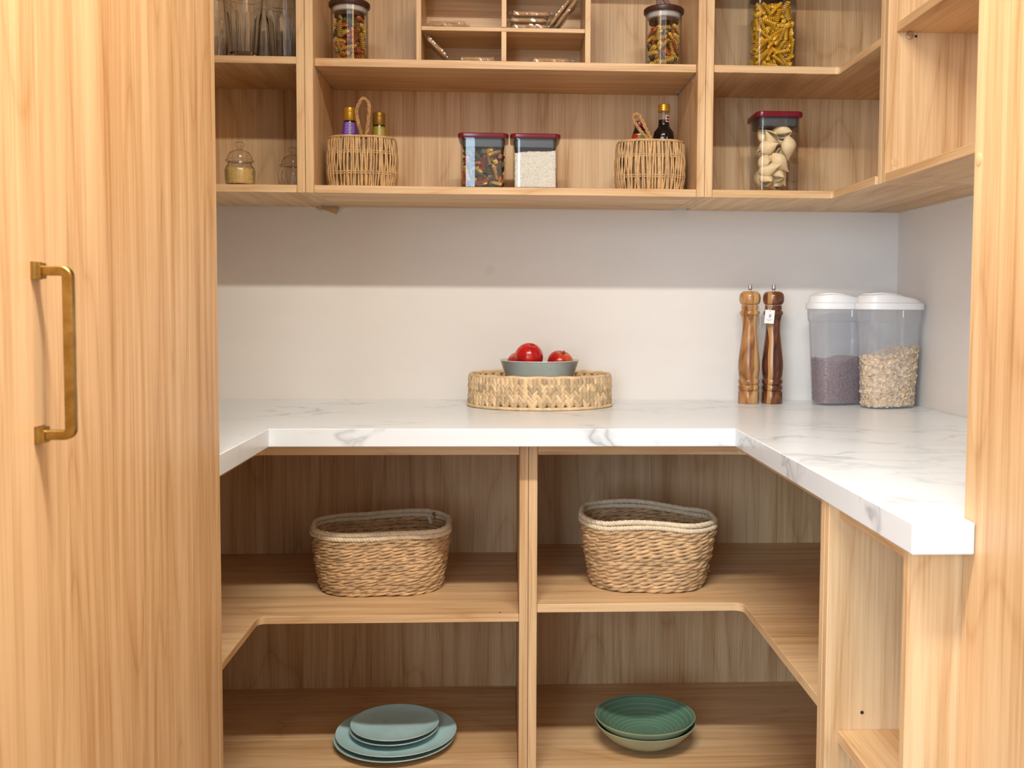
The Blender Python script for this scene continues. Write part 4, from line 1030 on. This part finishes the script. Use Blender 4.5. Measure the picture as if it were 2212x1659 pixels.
# ------------------------------------------------------------------ pepper mills
def text_mesh(body, size, name):
    cu = bpy.data.curves.new(name, 'FONT'); cu.body = body; cu.size = size; cu.extrude = 0.00012; cu.align_x = 'CENTER'; cu.align_y = 'CENTER'
    ob = bpy.data.objects.new(name, cu); COL.objects.link(ob); dg = bpy.context.evaluated_depsgraph_get()
    me = bpy.data.meshes.new_from_object(ob.evaluated_get(dg)); bpy.data.objects.remove(ob); bpy.data.curves.remove(cu); return me
def mill(x, y, mat, label, tagside):
    t = thing('pepper_mill', (x, y, 0.9002), label, 'pepper mill', 'pair of wooden mills')
    R0 = 0.0258
    pr = [(0.0006, 0), (R0 - 0.001, 0.0), (R0, 0.001), (R0 - 0.0003, 0.0285), (R0 - 0.0012, 0.0300), (R0 - 0.0030, 0.0312)]
    for zc in (0.0390, 0.0545):
        for i in range(7):
            a = -pi / 2 + pi * i / 6; pr.append((R0 - 0.0030 + 0.0030 * cos(a), zc + 0.0070 * sin(a)))
        pr.append((R0 - 0.0034, zc + 0.0077))
    pr += [(R0 - 0.0028, 0.0635), (R0 - 0.0012, 0.070), (R0 + 0.0004, 0.088), (R0 + 0.0002, 0.104), (R0 - 0.0022, 0.126), (R0 - 0.0052, 0.150), (R0 - 0.0078, 0.172), (R0 - 0.0088, 0.188), (R0 - 0.0082, 0.202), (R0 - 0.0058, 0.2135), (R0 - 0.0050, 0.2165)]
    for i in range(7):
        a = -pi / 2 + pi * i / 6; pr.append((R0 - 0.0058 + 0.0040 * cos(a), 0.2235 + 0.0065 * sin(a)))
    pr += [(R0 - 0.0062, 0.2310), (R0 - 0.0052, 0.2330), (R0 - 0.0048, 0.2375), (R0 - 0.0058, 0.2385), (R0 - 0.0050, 0.2400), (R0 - 0.0052, 0.2425), (0.0006, 0.2428)]
    MB().lathe(pr, 56).build('body', mat, t, smooth=50, local=True)
    hd = [(0.0006, 0.2432), (R0 - 0.0062, 0.2434), (R0 - 0.0025, 0.2465), (R0 - 0.0002, 0.2530), (R0 + 0.0002, 0.2610), (R0 - 0.0012, 0.2690), (R0 - 0.0055, 0.2745), (R0 - 0.0115, 0.2765), (0.0006, 0.2770)]
    h_ = MB().lathe(hd, 56).build('head', mat, t, smooth=60, local=True)
    kn = [(0.0032, 0.2771), (0.0032, 0.2800), (0.0050, 0.2815), (0.0056, 0.2840), (0.0050, 0.2865), (0.0044, 0.2880), (0.0050, 0.2900), (0.0048, 0.2925), (0.0030, 0.2935), (0.0006, 0.2937)]
    MB().lathe(kn, 24).build('knob', M_STEEL, h_, smooth=40, local=True)
    # tag on a string
    if tagside == 'front': c, rz, tx = Vector((-0.0165, -0.0275, 0.2145)), radians(-6), 0.0245
    else: c, rz, tx = Vector((0.0235, -0.0115, 0.2010)), radians(77), 0.0245
    tg = link('swing_tag', MB().box(-0.0115, 0.0115, -0.0002, 0.0002, -0.0165, 0.0165).data('swing_tag', M_CARD), t); tg.location = c; tg.rotation_euler = (radians(3), radians(4 if tagside == 'front' else 1), rz)
    em = text_mesh('8', 0.0115, 'printed_mark'); em.materials.append(M_INK)
    e = link('printed_mark', em, tg); e.location = (0.001, -0.0003, 0.0015); e.rotation_euler = (pi / 2, 0, 0)
    lm = MB(); rs = random.Random(3)
    for z, w in ((-0.0066, 0.0155), (-0.0095, 0.0085)):
        x_ = -w / 2
        while x_ < w / 2: d = rs.uniform(0.0006, 0.0016); lm.box(x_, min(x_ + d, w / 2), -0.00035, -0.0002, z - 0.0003, z + 0.0003); x_ += d + 0.0004
    lm.build('printed_text', M_INK, tg, local=True)
    MB().lathe([(0.0009, -0.0004), (0.0009, 0.0004)], 10).build('eyelet', M_INK, tg, local=True).matrix_local = Matrix.Translation((0, 0, 0.0135)) @ Matrix.Rotation(pi / 2, 4, 'X')
    a = Vector((c.x, c.y, c.z + 0.0135)); dirn = Vector((c.x, c.y, 0)).normalized(); q = dirn * 0.0225
    MB().tube(smoothpath([a, a + Vector((-0.003, 0, 0.006)), (q.x - 0.004, q.y, 0.2395), (q.x, q.y - 0.0005, 0.2420), (q.x + 0.004, q.y, 0.2395), a + Vector((0.002, 0, 0.007)), a], 5), 0.0005, 5).build('string', M_STRING, tg if False else t, smooth=60, local=True)
    return t
mill(0.6020, 2.4330, M_MILL1, 'lighter brown wooden pepper mill, left of the pair', 'side')
mill(0.6600, 2.4300, M_MILL2, 'dark reddish wooden pepper mill with white tag facing front, right of the pair', 'front')

# ------------------------------------------------------------------ cereal containers
def oval(a, b, n=64, p=2.6):
    return [(a * (abs(cos(q)) ** (2 / p)) * (1 if cos(q) >= 0 else -1), b * (abs(sin(q)) ** (2 / p)) * (1 if sin(q) >= 0 else -1)) for q in [2 * pi * i / n for i in range(n)]]
def cereal(loc, rz, label):
    t = thing('cereal_container', loc, label, 'food container', rz=rz)
    A = lambda z: 0.0655 + 0.0115 * z / 0.20; B = lambda z: 0.0405 + 0.0060 * z / 0.20
    rg = [ring(oval(A(0) - 0.003, B(0) - 0.003), 0.0), ring(oval(A(0), B(0)), 0.003), ring(oval(A(0.203), B(0.203)), 0.203), ring(oval(A(0.203) + 0.0025, B(0.203) + 0.0025), 0.2055), ring(oval(A(0.232) + 0.0030, B(0.232) + 0.0030), 0.2340),
          ring(oval(A(0.232) + 0.0014, B(0.232) + 0.0014), 0.2340), ring(oval(A(0.203) + 0.0009, B(0.203) + 0.0009), 0.2060), ring(oval(A(0.20) - 0.0016, B(0.20) - 0.0016), 0.2025), ring(oval(A(0) - 0.0018, B(0) - 0.0018), 0.0055)]
    bd = MB().loft(rg).build('body', M_MILKY, t, smooth=40, local=True)
    MB().box(-0.0010, 0.0010, -B(0.23) - 0.0042, -B(0.23) - 0.0026, 0.2160, 0.2320).build('clip_tab', M_WHITE, bd, local=True)
    a0, b0 = A(0.232) + 0.0055, B(0.232) + 0.0055
    def topz(x): return 0.2700 - 0.0180 * max(0.0, (x + 0.045) / (a0 + 0.045)) ** 1.4 - 0.003 * max(0, (-x - 0.05) / 0.03)
    rg = [ring(oval(a0, b0), 0.2335), ring(oval(a0 + 0.0012, b0 + 0.0012), 0.2350), ring(oval(a0 + 0.0004, b0 + 0.0004), 0.2480), ring(oval(a0 - 0.003, b0 - 0.003), 0.2500)]
    base = oval(a0 - 0.0045, b0 - 0.0045); rg.append([(x, y, 0.2505) for x, y in base])
    for k, dz in ((0.965, -0.0030), (0.94, -0.0010), (0.90, 0.0), (0.6, 0.0012), (0.02, 0.0016)): rg.append([(x * k, y * k, max(topz(x * k) + dz, 0.2512)) for x, y in base])
    l = MB().loft(rg).build('lid', M_WHITE, t, smooth=40, local=True)
    fl = [(x * 0.62 - 0.018, y * 0.72) for x, y in base]
    MB().loft([[(x, y, topz(x) + d) for x, y in fl] for d in (0.0005, 0.0030)] + [[(x * 0.97 - 0.0005, y * 0.97, topz(x) + 0.0036) for x, y in fl]]).build('flap', M_WHITE, l, smooth=40, local=True)
    return t, A, B
CR = radians(17)
def fill(loc, A, B, top, shape, n_side, n_top, mat, name, label, cat, seed, flat, inset=0.0036):
    M4 = Matrix.Translation(Vector(loc)) @ Matrix.Rotation(CR, 4, 'Z'); m = MB(); rs = np.random.RandomState(seed)
    N = 48; rg = []
    for k in range(7):
        u = k / 6; pts = []
        for x, y in oval(1, 1, N):
            tx = top(x * 0.07) - 0.003; z = 0.0065 + (tx - 0.0065) * u; pts.append((x * (A(z) - inset - 0.0025), y * (B(z) - inset - 0.0025), z))
        rg.append(pts)
    m.loft(rg); sp = []
    for _ in range(n_side):
        q = rs.uniform(0, 2 * pi) if rs.uniform() < 0.35 else rs.uniform(pi, 2 * pi)
        ov = lambda q: np.array([(abs(cos(q)) ** (2 / 2.6)) * (1 if cos(q) >= 0 else -1), (abs(sin(q)) ** (2 / 2.6)) * (1 if sin(q) >= 0 else -1)])
        x, y = ov(q); tz = top(x * 0.07); z = rs.uniform(0.008, tz); p = ((A(z) - inset) * x, (B(z) - inset) * y, z)
        n = np.array([x / A(z), y / B(z), 0]); n /= np.linalg.norm(n); sp.append((p, n))
    for _ in range(n_top):
        q = rs.uniform(0, 2 * pi); r = sqrt(rs.uniform()); x, y = r * cos(q), r * sin(q); z = top(x * 0.07)
        sp.append((((A(z) - 0.006) * x, (B(z) - 0.006) * y, z - 0.001), (0.2, 0, 1)))
    grains(m, shape, sp, seed, flat)
    m.v = [tuple(M4 @ Vector(v)) for v in m.v]
    tag(recenter(m.build(name, mat, smooth=60)), label, cat, kind='stuff')
l1 = (0.8205, 2.4150, 0.9002); l2 = (0.9130, 2.3330, 0.9002)
t1, A, B = cereal(l1, CR, 'white lidded cereal container of purple beans, behind and left')
t2, A, B = cereal(l2, CR, 'white lidded cereal container of oat flakes in the counter corner')
fill(l1, A, B, lambda x: 0.1130 + 0.004 * sin(x * 50), ellipsoid(0.0048, 0.0031, 0.0026, 3, 7), 2400, 500, M_BEAN, 'beans', 'dried purple beans half filling the rear cereal container', 'beans', 31, 0.6, 0.0045)
fill(l2, A, B, lambda x: 0.134 + 0.012 * sin(x * 26 - 0.15), ellipsoid(0.0062, 0.0050, 0.0007, 1, 9), 2600, 420, M_OAT, 'oat_flakes', 'pale oat flakes half filling the front cereal container', 'oats', 32, 0.55, 0.0040)

# ------------------------------------------------------------------ rope baskets on the lower shelves
def rope_basket(loc, rz, w0, d0, w1, d1, h, label, dz, seed):
    t = thing('rope_basket', loc, label, 'basket', rz=rz); rs = random.Random(seed)
    n = 16; r0 = h * 0.88 / n / 2 * 1.16
    def outline(u):
        w = w0 + (w1 - w0) * (u ** 0.75); d = d0 + (d1 - d0) * (u ** 0.75); rad = min(d * 0.46, 0.080)
        return resample([(x, y, 0) for x, y in rrect(w, d, rad, 12)], 300)
    def coil(u, zc, r, pitch, lobes, name, mat, twist=1.0, push=0.0):
        P = outline(u); N = len(P); ln = sum((P[(i + 1) % N] - P[i]).length for i in range(N)); turns = round(ln / pitch); rg = []
        ph = rs.uniform(0, 6.28); m = MB(); cs = []; dist = 0.0
        for i in range(N):
            a, b_ = P[i - 1], P[(i + 1) % N]; tg = (b_ - a).normalized(); nn = Vector((tg.y, -tg.x, 0)); f = dist / ln
            dist += (P[(i + 1) % N] - P[i]).length
            c = P[i] + Vector((0, 0, zc + dz(P[i].x / w1, P[i].y / d1) * u ** 1.5 + 0.0006 * sin(5 * f * 6.28 + ph * 2))) + nn * (push + 0.0010 * sin(9 * f * 6.28 + ph))
            cs.append((c, nn, f))
        wob = [rs.uniform(0, 6.28) for _ in range(lobes)]
        for q in range(lobes):
            pts, rad = [], []
            for c, nn, f in cs:
                th = twist * 2 * pi * turns * f + 2 * pi * q / lobes + ph
                pts.append(c + nn * (0.46 * r * cos(th)) + Vector((0, 0, 0.46 * r * sin(th)))); rad.append(r * (0.74 if lobes == 2 else 0.60) * (1 + 0.10 * sin(f * 6.28 * 23 + wob[q])))
            m.tube(pts, rad, 8, True, up=(0, 0, 1))
        return m.build(name, mat, t, smooth=70, local=True)
    for k in range(n):
        u = (k + 0.5) / n; coil(u, r0 + (h * 0.88 - 2 * r0) * k / (n - 1), r0, 0.056, 2, 'rope_coil', M_ROPE)
    for k, (zz, pu) in enumerate(((0.915, 0.0006), (0.985, -0.0006))):
        tag(coil(1.0, h * zz, 0.0056, 0.020, 3, 'rim_braid', M_RIM, -1.0, pu), 'pale braided rim')
    P = outline(0.05)
    MB().loft([[(p.x * k, p.y * k, z) for p in P[::5]] for k, z in ((0.97, 0.001), (0.97, 0.006))]).build('base', M_ROPE, t, local=True)
    wm = MB()
    for _ in range(70):
        u = rs.uniform(0.05, 0.95); PP = outline(u); p = PP[rs.randrange(len(PP))]; a = Vector((p.x * 1.03, p.y * 1.03, u * h * 0.9)); d = Vector((p.x, p.y * 1.6, 0)).normalized()
        wm.tube([a, a + d * rs.uniform(0.001, 0.004) + Vector((rs.uniform(-.004, .004), 0, rs.uniform(-.004, .004)))], 0.00028, 4)
    tag(wm.build('loose_fibres', M_RIM, t, local=True), kind='stuff')
    return t
b = rope_basket((-0.2735, 2.2100, 0.5148), radians(3), 0.258, 0.182, 0.297, 0.200, 0.138, 'rope basket with pale braided rim on the shelf left of the centre post', lambda x, y: 0.010 * max(0, x + y) + 0.002 * sin(9 * x), 4)
m = MB(); m.box(-0.006, 0.006, -0.002, 0.002, -0.016, 0.010)
o = m.build('strap_end', M_TABBROWN, b, local=True, bevel=0.0012); o.location = (0.118, 0.080, 0.136); o.rotation_euler = (radians(10), radians(-24), 0)
m = MB(); m.box(-0.004, 0.004, -0.002, 0.002, -0.014, 0.008)
o = m.build('strap_end', M_RIM, b, local=True, bevel=0.0012); o.location = (0.103, 0.077, 0.130); o.rotation_euler = (radians(8), radians(-20), 0)
rope_basket((0.3120, 2.1480, 0.5349), radians(-4), 0.236, 0.176, 0.290, 0.194, 0.150, 'rope basket with wavy pale rim on the shelf right of the centre post', lambda x, y: 0.011 * max(0, -x * 1.5 + y) - 0.006 * max(0, x) + 0.003 * sin(8 * x + 2), 9)

# ------------------------------------------------------------------ plates and bowls on the bottom shelves
def plate_mesh(R_, h, name):
    m = MB(); e = 0.0026
    out = [(0.0006, 0.0), (R_ * 0.58, 0.0), (R_ * 0.62, 0.0015), (R_ * 0.80, h * 0.34), (R_ * 0.955, h * 0.80), (R_ - e * 0.4, h - e)]
    rim = [(R_, h - e * 0.5), (R_ - e * 0.3, h)]; inn = [(R_ - e, h - 0.0006), (R_ * 0.93, h * 0.78), (R_ * 0.80, h * 0.52), (R_ * 0.62, 0.0050), (R_ * 0.3, 0.0042), (0.0006, 0.0042)]
    m.lathe(out + rim + inn, 84); nO = len(out) + len(rim)
    for i in range(len(m.f)):
        row = i // 84
        m.m[i] = 1 if row < nO - 1 else 0
    return m.data(name, [M_PLATE, M_PLATE_EDGE], smooth=50)
PB = plate_mesh(0.1335, 0.0185, 'dinner_plate'); PS = plate_mesh(0.0985, 0.0165, 'side_plate')
z = 0.1682
for me, name, x, y, dz_, rx, ry, lab in ((PB, 'dinner_plate', -0.2425, 2.1740, 0.0, 0, 0, 'large blue-green plate at the bottom of the plate stack'), (PB, 'dinner_plate', -0.2395, 2.1790, 0.0090, 0.3, 0.4, 'large blue-green plate second from the bottom of the stack'),
                       (PS, 'side_plate', -0.2455, 2.1880, 0.0155, 0.2, 0.3, 'small blue-green plate lying third in the plate stack'), (PS, 'side_plate', -0.2440, 2.1910, 0.0245, 0.5, 0.9, 'small blue-green plate on top of the plate stack')):
    o = link(name, me); o.location = (x, y, z + dz_); o.rotation_euler = (radians(rx * 0), radians(-ry * 0), rx)
    tag(o, lab, 'plate', 'stack of blue-green plates')
def bowl_mesh():
    R_, h = 0.1105, 0.0530; m = MB()
    out = [(0.0006, 0.0), (0.042, 0.0), (0.046, 0.0015), (0.062, 0.0085), (0.085, 0.0225), (0.101, 0.0385), (R_ - 0.0005, h - 0.002)]
    rim = [(R_ + 0.0003, h - 0.0006), (R_ - 0.0010, h)]; inn = [(R_ - 0.0034, h - 0.0022)]
    fo = interp([(r, z) for r, z in out[2:]])
    for i in range(1, 13):
        z = (h - 0.004) * (1 - i / 12) ** 1.25 + 0.0055; inn.append((max(0.0300, fo(max(z - 0.0042, 0.0016)) - 0.0028), z))
    inn += [(0.018, 0.0050), (0.0006, 0.0048)]
    m.lathe(out + rim + inn, 84); nO = len(out) + len(rim)
    for i in range(len(m.f)): m.m[i] = 1 if i // 84 < nO - 1 else 0
    return m.data('pasta_bowl', [M_GREENBOWL, M_GREENOUT], smooth=50)
BM = bowl_mesh()
for x, y, dz_, lab in ((0.3125, 2.1470, 0.0, 'green ringed bowl at the bottom of the pair on the right'), (0.3120, 2.1500, 0.0120, 'green ringed bowl nested on top, rings showing inside')):
    o = link('pasta_bowl', BM); o.location = (x, y, 0.1704 + dz_); tag(o, lab, 'bowl', 'two nested green bowls')
